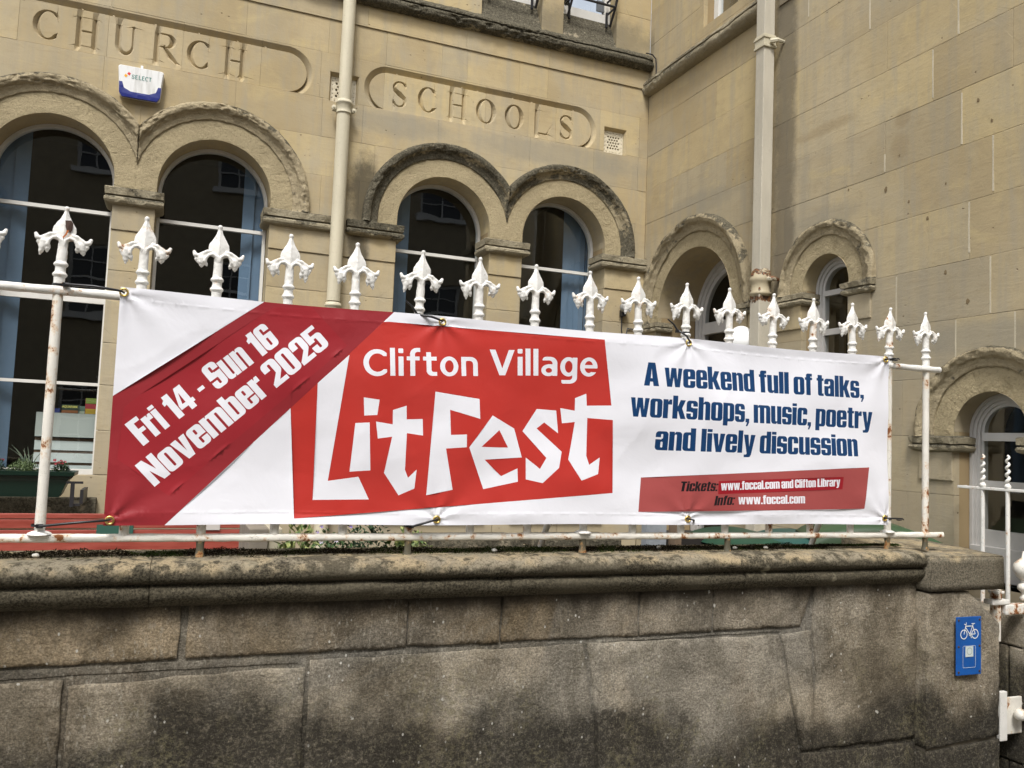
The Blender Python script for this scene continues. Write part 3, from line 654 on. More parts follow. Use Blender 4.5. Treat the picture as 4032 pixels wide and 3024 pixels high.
for gi, (c, z, r, ri, ro, zs) in enumerate(GA):
    rm = (ri+ro)/2; nv = 7 if gi == 0 else 5
    for k in range(nv):
        a0, a1 = PI*k/nv, PI*(k+1)/nv; A = [a0+(a1-a0)*q/8 for q in range(9)]
        P = [(c+r*math.cos(t), z+r*math.sin(t)) for t in A]; Q = [(c+rm*math.cos(t), z+rm*math.sin(t)) for t in reversed(A)]
        poly = P+Q
        if k == 0: poly = [(c+r, zs)]+P+Q+[(c+rm, zs)]
        if k == nv-1: poly = P+[(c-r, zs), (c-rm, zs)]+Q
        cu = sum(p[0] for p in poly)/len(poly); cv = sum(p[1] for p in poly)/len(poly)
        block('voussoir', [(cu+(x-cu)*.996, cv+(y-cv)*.996) for x, y in poly], GM, M_VOUS, B, sp=.025, inset=0, thick=.05,
              hfn=lambda u, v: np.array([.003*fbm((a, b, 1.), 16., 4)-.018*max(0, fbm((a, b, 6.), 6., 4)-.25) for a, b in zip(u, v)]))
    w = ro-ri; s = w/.125
    prof = subdiv([(ri-.004, -.004), (ri-.002, .012*s), (ri+w*.25, .018*s), (ri+w*.42, .028*s), (ri+w*.55, .050*s), (ri+w*.75, .060*s), (ri+w*.93, .050*s), (ro, .02), (ro+.002, -.01)], 3)
    path = [(c, zz, 1, 0) for zz in (zs-.002, (zs+z)/2)]+[(c, z, math.cos(t), math.sin(t)) for t in [PI*k/120 for k in range(121)]]+[(c, zz, -1, 0) for zz in ((zs+z)/2, zs-.002)]
    sweep('hood_mould', path, prof, GM, M_HOOD, B, ero=.62, seed=20+gi*5, sc=6.)
sw = lambda p: (XG-(YF-p[1]), p[0], p[2])       # pier moulding template turned onto the side wall
IL = [(-.085, .0), (-.082, .020), (-.074, .034), (-.060, .040), (-.048, .034), (-.043, .022), (-.040, .022), (-.038, .036), (-.006, .038), (-.002, .034), (.004, .004)]
def impG(y0, y1, zt, mm=M_IMP): loft_rect('impost', y0, y1, YF, YF+.135, [(zt+a, b) for a, b in IL], mm, B, xf=sw, ero=1.1)
impG(4.430, 4.712, 2.676); impG(3.826, 4.004, 2.676)
impG(3.247, 3.478, 1.719); impG(2.60, 2.823, 1.719); impG(4.99, 5.205, 2.690); impG(6.247, 6.46, 2.690)
for y0, y1, z0, z1 in ((4.428, 4.70, 2.435, 2.592), (3.822, 4.006, 2.435, 2.592), (3.245, 3.46, 1.482, 1.635), (2.61, 2.825, 1.482, 1.635), (6.25, 6.44, 2.44, 2.606), (5.0, 5.204, 2.44, 2.606)):
    block('pilaster_stone', rect(y0, z0, y1, z1, .0005), (lambda u, v, h=0.: GM(u, v, h+.012)), M_STONE, B, sp=.05)
f1 = window(0, 5.726, GM, 2.735, .517, .30, .42, .12, M_WOODG, [(2.60, 2.70, .03), (1.45, 1.53, .02)], 'white arched door frame inside the stone porch', 3)
window(1, 4.218, GM, 2.695, .208, 1.40, .14, .066, M_WOODG, [(2.655, 2.69, .016), (2.39, 2.43, .014), (1.9, 1.93, .012)], None, 3)
f3 = window(2, 3.035, GM, 1.745, .208, .96, .14, .066, M_WOODG, [(1.702, 1.745, .018), (1.447, 1.492, .016), (1.06, 1.235, .012)], None, 4)
box('bottom_board', (XG+.10, 2.84, .975), (XG+.16, 3.23, 1.15), M_WOODG, f3, bev=.004)
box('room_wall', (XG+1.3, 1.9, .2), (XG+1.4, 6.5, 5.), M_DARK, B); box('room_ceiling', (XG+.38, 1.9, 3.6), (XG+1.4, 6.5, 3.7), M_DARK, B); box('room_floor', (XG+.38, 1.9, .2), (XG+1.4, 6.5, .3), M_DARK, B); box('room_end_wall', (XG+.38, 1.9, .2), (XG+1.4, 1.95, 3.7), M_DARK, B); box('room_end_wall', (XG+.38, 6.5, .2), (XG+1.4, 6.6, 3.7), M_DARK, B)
sweep('string_course', [(y, 4.815, 0, 1) for y in np.arange(6.49, 4.80, -.02)], subdiv([(a*1.05, b) for a, b in SP], 2), GM, M_IMP, B, ero=.35, sc=11., seed=50)
box('string_course', (XG-.012, 1.9, 4.815), (XG+.001, 4.70, 5.02), M_STONE, B)
fr = box('window_frame', (XG+.10, 5.2, 5.10), (XG+.15, 5.66, 5.16), M_WOOD, B); box('stile', (XG+.102, 5.60, 5.16), (XG+.15, 5.658, 6.5), M_WOOD, fr); box('stile', (XG+.102, 5.202, 5.16), (XG+.15, 5.26, 6.5), M_WOOD, fr)
mesh('glass_pane', [(XG+.13, 5.26, 5.16), (XG+.13, 5.6, 5.16), (XG+.13, 5.6, 6.5), (XG+.13, 5.26, 6.5)], [(0, 1, 2, 3)], M_GLASS, fr)
# chips and plugged holes in the side wall
M_CHIP = flat('chipped_stone', (.20, .15, .085), .95, .1, bump=.9, bs=140)
for (y, z, r) in ((3.72, 3.20, .012), (3.55, 3.08, .008), (3.42, 2.95, .010), (3.62, 3.38, .006), (3.10, 3.52, .009), (3.02, 3.38, .008), (3.30, 3.12, .006), (4.02, 3.28, .006), (3.16, 2.44, .012), (3.30, 2.62, .010)):
    bm = bmesh.new(); n = 10; vs = [bm.verts.new(GM(y+r*(.7+.6*random.random())*math.cos(2*PI*k/n), z+r*1.3*(.7+.6*random.random())*math.sin(2*PI*k/n), .0012)) for k in range(n)]
    cc = bm.verts.new(GM(y, z, -.006+.008))
    for k in range(n): bm.faces.new((vs[k], vs[(k+1) % n], cc))
    from_bm('stone_chip', bm, M_CHIP, B)

# --- terracotta air bricks
def air_brick(x0, x1, z0, z1, broken=False):
    bm = bmesh.new(); nx, nz = 9, 9; fl = YF+.036
    holes = []; w = (x1-x0-.03); h = (z1-z0-.035); cx, cz = (x0+x1)/2, (z0+z1)/2-.006
    for j in range(5):
        for i in range(5 - (j % 2)):
            hx = cx+(i-2+.5*(j % 2))*w*.135; hz = cz+(j-2)*h*.125; r = w*.052
            holes.append([(hx+r*math.cos(k*PI/3+.5), hz+r*math.sin(k*PI/3+.5)) for k in range(6)])
    for k in range(20):
        t = 2*PI*k/20; hx = cx+w*.43*max(-1, min(1, 1.3*math.cos(t))); hz = cz+h*.43*max(-1, min(1, 1.3*math.sin(t))); r = w*.022
        holes.append([(hx+r*math.cos(q*PI/2+k), hz+r*1.5*math.sin(q*PI/2+k)) for q in range(4)])
    o = block('air_brick', [(cx-w/2, cz-h/2), (cx+w/2, cz-h/2), (cx+w/2, cz+h/2), (cx-w/2, cz+h/2)], (lambda u, v, hh=0.: (u, fl-hh, v)),
              flat('cream_glazed_terracotta', (.62, .56, .42), .5, .4, bump=.3, bs=60, var=.08), B, holes=holes, sp=.05, thick=.02, inset=0)
    q = [(x0, z0), (x1, z0), (x1, z1), (x0, z1)]; p = [(cx-w/2, cz-h/2), (cx+w/2, cz-h/2), (cx+w/2, cz+h/2), (cx-w/2, cz+h/2)]
    vs = [FM(a, b, -.0) for a, b in q]+[(a, fl+.001, b) for a, b in p]
    mesh('splayed_recess', vs, [(k, (k+1) % 4, 4+(k+1) % 4, 4+k) for k in range(4)], M_STONE, o)
    box('vent_duct', (cx-w/2+.002, fl+.03, cz-h/2), (cx+w/2, fl+.06, cz+h/2), M_BLACK, o)
air_brick(.975, 1.205, 4.222, 4.46); air_brick(3.428, 3.655, 4.225, 4.464)

# --- downpipes
M_PIPE = rusty_paint('cream_painted_pipe', 9, 10); M_PIPER = rusty_paint('cream_pipe_flaking_to_rust', 2.66, 2.86, (.50, .46, .37))
dp = empty('downpipe', 'round cream painted downpipe between the CHURCH and SCHOOLS panels', 'downpipe', 'cream downpipes on the building', (1.083, 6.42, .3))
def lat(name, prof, base, m, parent, n=24):
    bm = bmesh.new(); bm_lathe(bm, prof, n, base); return from_bm(name, bm, m, parent, True)
lat('pipe_length', [(.052, 2.32), (.052, 3.85)], (0, 0, 0), M_PIPE, dp)
lat('pipe_length', [(.050, 3.86), (.050, 7.2)], (0, 0, 0), M_PIPE, dp)
lat('pipe_length', [(.052, 0.), (.052, 2.26)], (0, 0, 0), M_PIPE, dp)
for z in (3.80, 2.20, 5.3):
    lat('socket', [(.053, 0), (.060, .004), (.060, .012), (.056, .016), (.058, .03), (.058, .075), (.064, .080), (.066, .090), (.060, .098), (.058, .108), (.050, .112)], (0, 0, z), M_PIPE, dp)
    for s in (-1, 1):
        bm = bmesh.new(); bm_box(bm, (s*.05, .0, z+.022), (s*.082, .02, z+.06), .004); bm_lathe(bm, [(.0185, 0), (.0185, .012), (.008, .014), (.008, .022), (.002, .024)], 12, (0, 0, 0), Matrix.Translation((s*.078, 0, z+.04)) @ Matrix.Rotation(PI/2, 4, 'X'))
        from_bm('ear', bm, M_PIPE, dp, False)
dq = empty('downpipe', 'square cream downpipe with a rusted collar on the side wall', 'downpipe', 'cream downpipes on the building', (3.795, 4.755, .25))
def sq(name, z0, z1, w, m, bev=.006): 
    bm = bmesh.new(); bm_box(bm, (-w, -w, z0), (w, w, z1), bev); return from_bm(name, bm, m, dq, False)
sq('pipe_length', 2.60, 7.0, .046, M_PIPER); sq('pipe_length', 0, 2.50, .051, M_PIPER)
for z0, z1, w in ((4.245, 4.262, .058), (4.262, 4.31, .053), (4.31, 4.325, .06), (4.325, 4.34, .054)): sq('collar', z0, z1, w, M_PIPE, .004)
lat('rusted_socket', [(.06, 2.44), (.074, 2.452), (.076, 2.465), (.066, 2.475), (.068, 2.53), (.076, 2.545), (.080, 2.565), (.070, 2.58), (.066, 2.62), (.045, 2.64)], (0, 0, 0), rusty_paint('rust_eaten_socket', 2.85, 2.95, (.42, .36, .24)), dq, 16)
for z in (2.56, 4.285):
    bm = bmesh.new(); bm_tube(bm, [(0, -.06, z), (.03, -.095, z), (.085, -.10, z-.005)], [.02, .018, .012], 8); from_bm('bracket', bm, rusty_paint('rusty_bracket', z+.1, z+.4) if z < 3 else M_PIPE, dq)

# --- black window cages on the upper windows
for k, (a, b) in enumerate(uw):
    g = empty('window_grille', ('black iron cage on the upper window above the first S of SCHOOLS' if k == 0 else 'black iron cage on the upper window beside the corner'), 'grille', 'black cages on the upper windows')
    g['label'] = 'black iron cage low on the left upper window, cut by the photo edge' if k == 0 else 'black iron cage on the right upper window, next to the inside corner'
    y0, y1 = YF-.10, YF+.11; x0, x1 = a+.06, b-.045
    for z in (5.56, 5.68, 5.95, 6.2):
        tube('cage_bar', [(x0, y1, z-.0), (x0, y0 if z > 5.6 else y0+.05, z), (x1, y0 if z > 5.6 else y0+.05, z), (x1, y1, z)], .011, M_GRILLE, g, 6, False)
    for x in (x0, x1): tube('cage_upright', [(x, y1-.06, 5.42), (x, y0+.05, 5.56), (x, y0, 5.68), (x, y0, 6.3)], .012, M_GRILLE, g, 6, False)
    for x in (x0+.02, x1-.03): tube('cage_foot', [(x, y1-.05, 5.41), (x, y1-.05, 5.55)], .013, M_GRILLE, g, 6, False)

# --- alarm box
al = empty('alarm_box', 'white and blue SELECT alarm bell box above the left arches', 'alarm', None, (-.372, YF, 4.065))
def apoly(sx, sz, n=7):
    P = []
    for cx, cz, a0 in ((.118, -.085, -90), (.133, .095, 0), (-.133, .095, 90), (-.118, -.085, 180)):
        for i in range(n): t = math.radians(a0+90*i/(n-1)); P.append(((cx+.018*math.cos(t))*sx, (cz+.018*math.sin(t))*sz))
    return [(x, z+.006*(1-(x/.14)**2)*(1 if z > 0 else -2.2)) for x, z in P]
def loftp(name, polys, mats, parent, fm=None):
    vs = []; n = len(polys[0][0])
    for P, y in polys: vs += [(x, y, z) for x, z in P]
    fs = [(i*n+k, i*n+(k+1) % n, (i+1)*n+(k+1) % n, (i+1)*n+k) for i in range(len(polys)-1) for k in range(n)]+[tuple(range((len(polys)-1)*n, len(polys)*n))]
    return mesh(name, vs, fs, mats, parent)
tp = NT('white_plastic'); M_PLW = tp.out(tp.mix(tp.math('MULTIPLY', tp.ramp(tp.noise(40., 4, .6, v=tp.scale(tp.pos, (1, 1, .12))), .48, .70), .45), (.70, .70, .68), (.38, .37, .33)), .4, None, .5); M_PLB = flat('navy_plastic', (.012, .02, .16), .3, .5)
P0 = apoly(1, 1); loftp('cover', [(P0, 0), (P0, -.048), (apoly(.95, .93), -.062)], M_PLW, al)
base = [(-.139, -.012), (-.118, -.012), (-.105, -.055), (-.06, -.076), (.06, -.076), (.105, -.055), (.118, -.012), (.139, -.012), (.135, -.09), (.115, -.118), (-.115, -.118), (-.135, -.09)]
block('blue_base', base, (lambda u, v, h=0.: (u, -.064-h, v)), M_PLB, al, sp=.05, inset=0, thick=-.0+.02)
def stroke_text(txt, x, z, hgt, wid, y, m, parent, gap=.22, name='lettering'):
    vs = []; fs = []; cx = x
    for ch in txt:
        for q, st in enumerate(SER[ch]):
            L = []; R_ = []
            for i, p in enumerate(st):
                a = st[max(i-1, 0)]; b = st[min(i+1, len(st)-1)]; dx, dz = (b[0]-a[0])*wid, (b[1]-a[1])*hgt; l = math.hypot(dx, dz) or 1
                w = max(p[2]*hgt, .0016); px, pz = cx+p[0]*wid, z+p[1]*hgt; L.append((px-dz/l*w, y-.0003*q, pz+dx/l*w)); R_.append((px+dz/l*w, y-.0003*q, pz-dx/l*w))
            k = len(vs); vs += L+R_; n = len(L); fs += [(k+i, k+i+1, k+n+i+1, k+n+i) for i in range(n-1)]
        cx += wid*(1+gap)
    return mesh(name, vs, fs, m, parent)
stroke_text('SELECT', -.060, .020, .030, .020, -.0632, flat('teal_print', (.03, .19, .16), .5), al, .12)
for (dx, dz, c_) in ((-.078, .052, (.62, .03, .03)), (-.098, .034, (.80, .38, .03))):
    mesh('logo_square', [(dx+a*.012, -.0632, dz+b*.013) for a, b in ((-1, -.2), (.2, -1), (1, .2), (-.2, 1))], [(0, 1, 2, 3)], flat('logo_%d' % int(c_[1]*100), c_, .5), al)
box('cable_clip', (-.008, -.02, .125), (.008, 0, .145), M_PLW, al)

# --- floodlight sensor and globe lamp, loose cable
fl = empty('outdoor_lamp', 'small round grey lamp with a cable on the stone by the inside corner', 'lamp', None, (3.66, YF, 2.80))
bm = bmesh.new(); bm_lathe(bm, [(.03, 0), (.042, .01), (.045, .04), (.038, .055), (.01, .062)], 18, (0, 0, 0), Matrix.Translation((0, -.03, .03)) @ Matrix.Rotation(PI/2, 4, 'X')); from_bm('lamp_head', bm, flat('grey_lens', (.30, .30, .28), .25, .6), fl, True)
box('bracket', (-.02, -.05, -.05), (.02, 0, .01), M_GRILLE, fl, bev=.004)
tube('cable', [(0, -.012, -.05), (.0, -.012, -.16), (.01, -.012, -.22), (.03, -.012, -.24), (.05, -.012, -.20), (.06, -.012, -.15), (.2, -.012, -.155)], .006, M_GRILLE, fl, 6)
gl = empty('globe_lamp', 'white opal globe lamp on the side wall beside the porch arch', 'lamp', None, (3.76, 4.915, 2.385))
bm = bmesh.new(); bmesh.ops.create_uvsphere(bm, u_segments=28, v_segments=18, radius=.10); bmesh.ops.scale(bm, vec=(1, 1, 1.12), verts=bm.verts); from_bm('globe', bm, flat('opal_glass', (.86, .87, .86), .15, .6), gl, True)
lat('collar', [(.04, -.16), (.05, -.13), (.04, -.09)], (0, 0, 0), M_GRILLE, gl); box('wall_bracket', (0, -.015, -.16), (.12, .015, -.13), M_GRILLE, gl)
ca = tube('loose_cable', [(3.77, 6.39, 5.17), (3.83, 6.38, 5.165), (3.865, 6.375, 5.13), (3.87, 6.37, 5.06), (3.87, 6.37, 4.98), (3.86, 6.38, 4.93)], .006, M_GRILLE)
prop(ca, 'thin black cable looping down at the end of the string course', 'cable')

# --- blue blinds behind the glass
def blind(xs, zt, n, label, y=6.83):
    e = empty('vertical_blind', label, 'blind', 'blue blinds behind the arched windows')
    w = (xs[1]-xs[0])/n
    for k in range(n):
        a = xs[0]+w*k; an = random.uniform(-.010, .014)
        vs = [(a, y+an, 1.15), (a+w*.97, y-an, 1.15), (a+w*.97, y-an, zt), (a, y+an, zt), (a, y+an+.003, 1.15), (a+w*.97, y-an+.003, 1.15), (a+w*.97, y-an+.003, zt), (a, y+an+.003, zt)]
        mesh('blind_slat', vs, [(0, 1, 2, 3), (7, 6, 5, 4), (0, 4, 5, 1), (3, 2, 6, 7), (1, 5, 6, 2), (4, 0, 3, 7)], M_BLIND, e)
blind((-1.36, -1.075), 3.80, 3, 'blue blind at the left side of the leftmost arched window')
blind((.405, .58), 3.80, 2, 'blue blind at the right side of the second arched window from the left')
blind((1.62, 1.76), 3.80, 2, 'blue blind at the left side of the third arched window')
blind((3.22, 3.50), 3.80, 5, 'blue blind at the right side of the arched window nearest the corner')

# --- things inside and outside the left window
cb = empty('radiator_cabinet', 'white louvred cabinet standing inside the left window', 'cabinet', None, (-.72, 6.86, 1.10))
box('top_panel', (-.20, 0, .40), (.20, .25, .575), flat('pale_grey_paint', (.40, .43, .40), .6), cb)
for k in range(4):
    o = box('louvre', (-.20, .0, .04+k*.088), (.20, .02, .108+k*.088), flat('pale_slat', (.50, .54, .52), .6), cb); o.rotation_euler.x = -.06
box('back_board', (-.20, .03, 0), (.20, .25, .39), flat('brown_gap', (.14, .09, .06), .8), cb)
def tmesh(name, body, size, m, parent, M, offs=0., ext=0.):
    c = bpy.data.curves.new(name, 'FONT'); c.body = body; c.size = size; c.offset = offs; c.extrude = ext; c.align_x = 'CENTER'; c.resolution_u = 2
    o = bpy.data.objects.new(name, c); COL.objects.link(o); bpy.context.view_layer.update()
    me = bpy.data.meshes.new_from_object(o.evaluated_get(bpy.context.evaluated_depsgraph_get())); bpy.data.objects.remove(o); bpy.data.curves.remove(c)
    me.transform(M); me.materials.clear(); me.materials.append(m); return link(name, me, parent)
RX = Matrix.Rotation(PI/2, 4, 'X')
def bookb(x0, x1, z1, y, c, cap, label, cat='box', capcol=(.8, .75, .2), stripe=None):
    e = empty('toy_box', label, cat, 'games stacked on the cabinet', ((x0+x1)/2, y, 1.677))
    w = (x1-x0)/2
    box('carton', (-w, 0, 0), (w, .04, z1), flat('carton_%d' % int(c[0]*1000), c, .5, var=.15), e)
    if stripe: box('printed_band', (-w+.002, -.0015, .0), (w-.002, 0, z1*.32), flat('carton_band_%d' % int(stripe[0]*100), stripe, .5), e)
    if cap: tmesh('title', cap, .023, flat('title_print_%d' % int(capcol[0]*100), capcol, .5), e, Matrix.Translation((0, -.002, z1*.62)) @ RX @ Matrix.Diagonal((w*2/.13, 1, 1, 1)), .0004)
    return e
bookb(-.862, -.775, .030, 6.88, (.03, .05, .22), None, 'low dark blue box at the left end of the cabinet top')
bookb(-.765, -.655, .062, 6.89, (.05, .07, .05), 'AQUAPARK', 'dark green game box with yellow AQUAPARK title', stripe=(.30, .12, .05))
bookb(-.655, -.612, .055, 6.91, (.10, .16, .12), None, 'small mixed green box between the taller game boxes', stripe=(.35, .40, .30))
bookb(-.610, -.535, .115, 6.88, (.42, .06, .07), None, 'tall red and yellow game box at the right of the cabinet top', stripe=(.60, .40, .06))
o = box('green_band', (-.0, 0, 0), (.072, .002, .04), flat('olive_print', (.20, .26, .06), .5)); o.parent = [q for q in bpy.data.objects if q.get('label', '').startswith('tall red')][0]; o.location = (-.036, -.003, .075)
M_TROUGH = flat('dark_green_plastic', (.003, .019, .012), .35, .5)
tr = empty('flower_trough', 'dark green plastic window box hung outside the left window', 'window box', None, (-1.02, 6.22, 1.12))
bm = bmesh.new()
lv = [(0, .36, .075), (.02, .372, .08), (.105, .405, .095), (.112, .412, .10), (.135, .42, .105), (.140, .445, .125), (.165, .448, .128), (.166, .43, .112), (.14, .42, .105)]
rings = [[bm.verts.new((sx*hx, sy*hy, z)) for sx, sy in ((-1, -1), (1, -1), (1, 1), (-1, 1))] for z, hx, hy in lv]
for i in range(len(rings)-1):
    for k in range(4): bm.faces.new((rings[i][k], rings[i][(k+1) % 4], rings[i+1][(k+1) % 4], rings[i+1][k]))
bm.faces.new(rings[0][::-1]); from_bm('trough', bm, M_TROUGH, tr)
box('soil', (-.42, -.10, .12), (.42, .10, .14), flat('potting_soil', (.03, .022, .015), .95, bump=.8), tr)
for x in (-.25, .44):
    bm = bmesh.new(); bm_box(bm, (x-.012, -.11, -.06), (x+.012, -.10, .10)); bm_box(bm, (x-.012, -.10, -.055), (x+.05, .2, -.04)); bm_box(bm, (x-.04, -.105, .09), (x+.06, -.095, .105)); bm_box(bm, (x+.045, -.10, -.04), (x+.065, .2, .05))
    from_bm('iron_bracket', bm, M_GRILLE, tr)

# leaf clump builder: many small leaf faces through a volume
def leaf_faces(vs, fs, c, d, L, Wd, up=(0, 0, 1), fold=.25):
    d = Vector(d).normalized(); s = d.cross(Vector(up)); s = s.normalized() if s.length > .01 else Vector((1, 0, 0)); n = s.cross(d)
    c = Vector(c); k = len(vs)
    vs += [c, c+d*L*.4+s*Wd*.5+n*fold*Wd, c+d*L, c+d*L*.4-s*Wd*.5+n*fold*Wd, c+d*L*.45-n*fold*Wd*.2]
    fs += [(k, k+1, k+4), (k+1, k+2, k+4), (k+4, k+2, k+3), (k, k+4, k+3)]
def rdir(zb=.2):
    v = Vector((random.gauss(0, 1), random.gauss(0, 1), random.gauss(zb, 1))); return v.normalized()
def leaf_mat(name, c, c2=None, rough=.6):
    t = NT(name); col = t.mix(t.ramp(t.noise(40., 3), .35, .65), c, c2 or tuple(v*1.5 for v in c)); m = t.out(col, rough, None, .3); return m
def clump(name, loc, rx, ry, rz, n, L, Wd, mats, label, cat='plant', group=None, stems=0, hang=False, inner=.2):
    e = empty(name, label, cat, group, loc)
    vs = []; fs = []
    for _ in range(n):
        d = rdir(.1); rr = random.random()**.4*(1-inner)+inner; lump = 1+.25*noise.noise(Vector((d.x*2.2+loc[0]*9, d.y*2.2, d.z*2.2)))
        p = Vector((d.x*rx, d.y*ry, abs(d.z)*rz if not hang else d.z*rz))*rr*lump
        leaf_faces(vs, fs, p, (d+rdir()*.8), L*(.6+.7*random.random()), Wd*(.6+.7*random.random()))
    mesh('foliage', vs, fs, mats[0], e)
    if stems:
        bm = bmesh.new()
        for _ in range(stems):
            d = rdir(1.); bm_tube(bm, [(0, 0, 0), (d.x*rx*.5, d.y*ry*.5, abs(d.z)*rz*.5), (d.x*rx*.85, d.y*ry*.85, abs(d.z)*rz*.85)], [.003, .002, .001], 5)
        from_bm('stems', bm, flat('plant_stem', (.06, .07, .03), .8), e)
    return e
def flowers(e, n, rx, ry, z0, rz, r, m, name='flower_head'):
    for _ in range(n):
        bm = bmesh.new(); c = Vector((random.uniform(-rx, rx), random.uniform(-ry, 0), z0+random.random()*rz))
        for k in range(9):
            a = 2*PI*k/9+random.random(); t = .35 if k % 2 else .8
            p = [bm.verts.new(c+Vector(v)) for v in ((0, 0, 0), (r*math.cos(a-.35), -r*.5, r*math.sin(a-.35)*t), (r*1.15*math.cos(a), -r*.6, r*1.15*math.sin(a)*t), (r*math.cos(a+.35), -r*.5, r*math.sin(a+.35)*t))]
            bm.faces.new(p)
        from_bm(name, bm, m, e)
L_SED = leaf_mat('sedum_leaf', (.075, .115, .045), (.14, .19, .08)); L_DK = leaf_mat('dark_leaf', (.018, .040, .018), (.04, .075, .03))
L_GR = leaf_mat('mid_green_leaf', (.03, .075, .022), (.07, .13, .04)); L_VAR = leaf_mat('variegated_leaf', (.05, .10, .03), (.32, .34, .12)); L_GB = leaf_mat('grey_green_blade', (.12, .16, .12), (.20, .24, .17))
M_PINK = flat('pink_red_petals', (.48, .06, .08), .6); M_VIO = flat('violet_petals', (.30, .22, .55), .6); M_LIL = flat('pale_lilac_petals', (.62, .58, .72), .6)
clump('sedum_plant', (-.885, 6.2, 1.26), .098, .07, .095, 1300, .012, .009, [L_SED], 'bushy pale green sedum in the middle of the window box')
e = empty('spiky_plant', 'pale bladed plant rising behind the sedum in the window box', 'plant', None, (-.86, 6.25, 1.28))
for k in range(11):
    a = random.uniform(-.7, .75); H_ = random.uniform(.09, .20); vs = []; fs = []
    for i in range(6):
        t = i/5; w = .006*(1-t*.85); x = a*H_*t*t*.9+(.06*k/11-.03); vs += [(x-w, -.01*k/5-.02*t, H_*t*(1-.25*abs(a)*t)), (x+w, -.01*k/5-.02*t, H_*t*(1-.25*abs(a)*t))]
    fs = [(2*i, 2*i+1, 2*i+3, 2*i+2) for i in range(5)]; mesh('blade', vs, fs, L_GB, e)
for x, lb in ((-.665, 'red flowered bushy plant at the right end of the window box'), (-1.035, 'red flowered bushy plant further left in the window box')):
    e = clump('flowering_plant', (x, 6.2, 1.265), .055, .05, .085, 420, .016, .011, [L_DK], lb, 'plant', 'red flowering plants in the window box', 4)
    flowers(e, 9, .04, .03, .065, .03, .009, M_PINK)

# --- red bench in the forecourt
M_BEN = NT('red_stained_wood'); c_ = M_BEN.mix(M_BEN.ramp(M_BEN.noise(7., 5, v=M_BEN.scale(M_BEN.pos, (.6, 5, 5))), .3, .7), (.235, .045, .030), (.35, .085, .062))
M_BEN = M_BEN.out(c_, .38, M_BEN.bump(M_BEN.noise(30., 4), .15, .002), .5)
be = empty('garden_bench', 'long red slatted bench with a dark metal end behind the railings', 'bench', None, (-.55, 5.0, .30))
for z0, z1, y in ((.796, .822, .0), (.745, .792, .002), (.682, .737, .006), (.60, .674, .012), (.545, .592, .02)):
    box('back_slat', (-1.05, y, z0), (1.015, y+.028, z1), M_BEN, be, bev=.004)
for k in range(4): box('seat_slat', (-1.05, -.42+k*.098, .40), (1.015, -.335+k*.098, .425), M_BEN, be, bev=.004)
M_STEEL = flat('dark_blue_grey_steel', (.05, .06, .075), .5, .5)
for x in (-.95, 1.016):
    bm = bmesh.new(); bm_box(bm, (x, -.005, 0), (x+.024, .045, .83)); bm_box(bm, (x, -.43, .36), (x+.024, .0, .40)); bm_box(bm, (x, -.43, 0), (x+.024, -.38, .62)); bm_box(bm, (x, -.43, .60), (x+.024, 0, .64)); from_bm('end_frame', bm, M_STEEL, be)
pq = box('plaque', (.205, -.006, .70), (.385, .0, .765), flat('green_plaque', (.035, .10, .075), .5), be)
M_PLT = flat('plaque_lettering', (.015, .035, .03), .6)
o = box('paper_label', (.75, -.004, .735), (.83, .0, .775), flat('pale_paper', (.5, .48, .44), .7), be)

# --- planting, planter box, stones behind the low wall
pb = empty('planter', 'weathered timber and stone planter end beside the bench', 'planter', None, (.37, 3.7, .30))
box('timber_corner', (-.045, 0, 0), (.035, .5, .885), flat('grey_timber', (.22, .19, .15), .85, bump=.5, bs=30, var=.2), pb, bev=.004)
box('stone_post', (.037, .02, 0), (.095, .45, .885), flat('cream_post', (.40, .36, .27), .9, bump=.5, var=.12), pb, bev=.006)
box('planter_box', (.097, .05, 0), (1.15, .5, .70), flat('dark_timber', (.05, .042, .035), .85, bump=.5, bs=25), pb)
g_ = 'plants behind the railings under the banner'
clump('leafy_plant', (.52, 3.62, .93), .12, .12, .26, 420, .045, .018, [L_VAR], 'yellow edged frond plant left of the violets', 'plant', g_, 6)
e = clump('violet_plant', (.66, 3.62, .90), .14, .12, .28, 900, .024, .016, [L_GR], 'violet flowered plant behind the bottom rail', 'plant', g_, 6); flowers(e, 9, .12, .12, .17, .15, .008, M_VIO); flowers(e, 6, .12, .12, .17, .13, .008, M_LIL, 'pale_flower')
clump('leafy_plant', (.83, 3.66, .90), .14, .12, .33, 1100, .026, .018, [L_DK], 'dark leafy bush between violets and variegated ivy', 'plant', g_, 6)
clump('ivy_plant', (1.0, 3.58, .95), .12, .10, .24, 420, .036, .026, [L_VAR], 'variegated ivy at the right end of the planting', 'plant', g_, 5)
# dark basement-area stonework steps to the right of the planting
st = empty('planter_wall', 'low grey stone wall seen between the bottom rail and the coping', 'wall', None, (0, 0, 0))
for k, (a, b) in enumerate(((1.15, 1.42), (1.42, 1.62), (1.62, 1.95), (1.95, 2.22))):
    box('stone', (a+.003, 3.9, .30), (b-.003, 4.1, 1.055), M_IMP, st, bev=.006)
for a, b in ((1.1, 1.66), (1.75, 2.22)): box('coping_slab', (a, 3.86, 1.058), (b, 4.12, 1.12), M_SILL, st, bev=.012)
pp = box('painted_board', (2.30, 3.75, .3), (2.42, 3.80, 1.30), flat('flaking_blue_grey_paint', (.26, .28, .30), .8, bump=.5, var=.2)); prop(pp, 'flaking blue grey upright board behind the railings, left of the bins', 'board')
pp = box('wooden_post', (2.44, 3.70, .3), (2.48, 3.76, 1.30), flat('brown_post', (.17, .12, .08), .85, bump=.5, var=.2)); prop(pp, 'thin brown wooden post beside the flaking board', 'post')
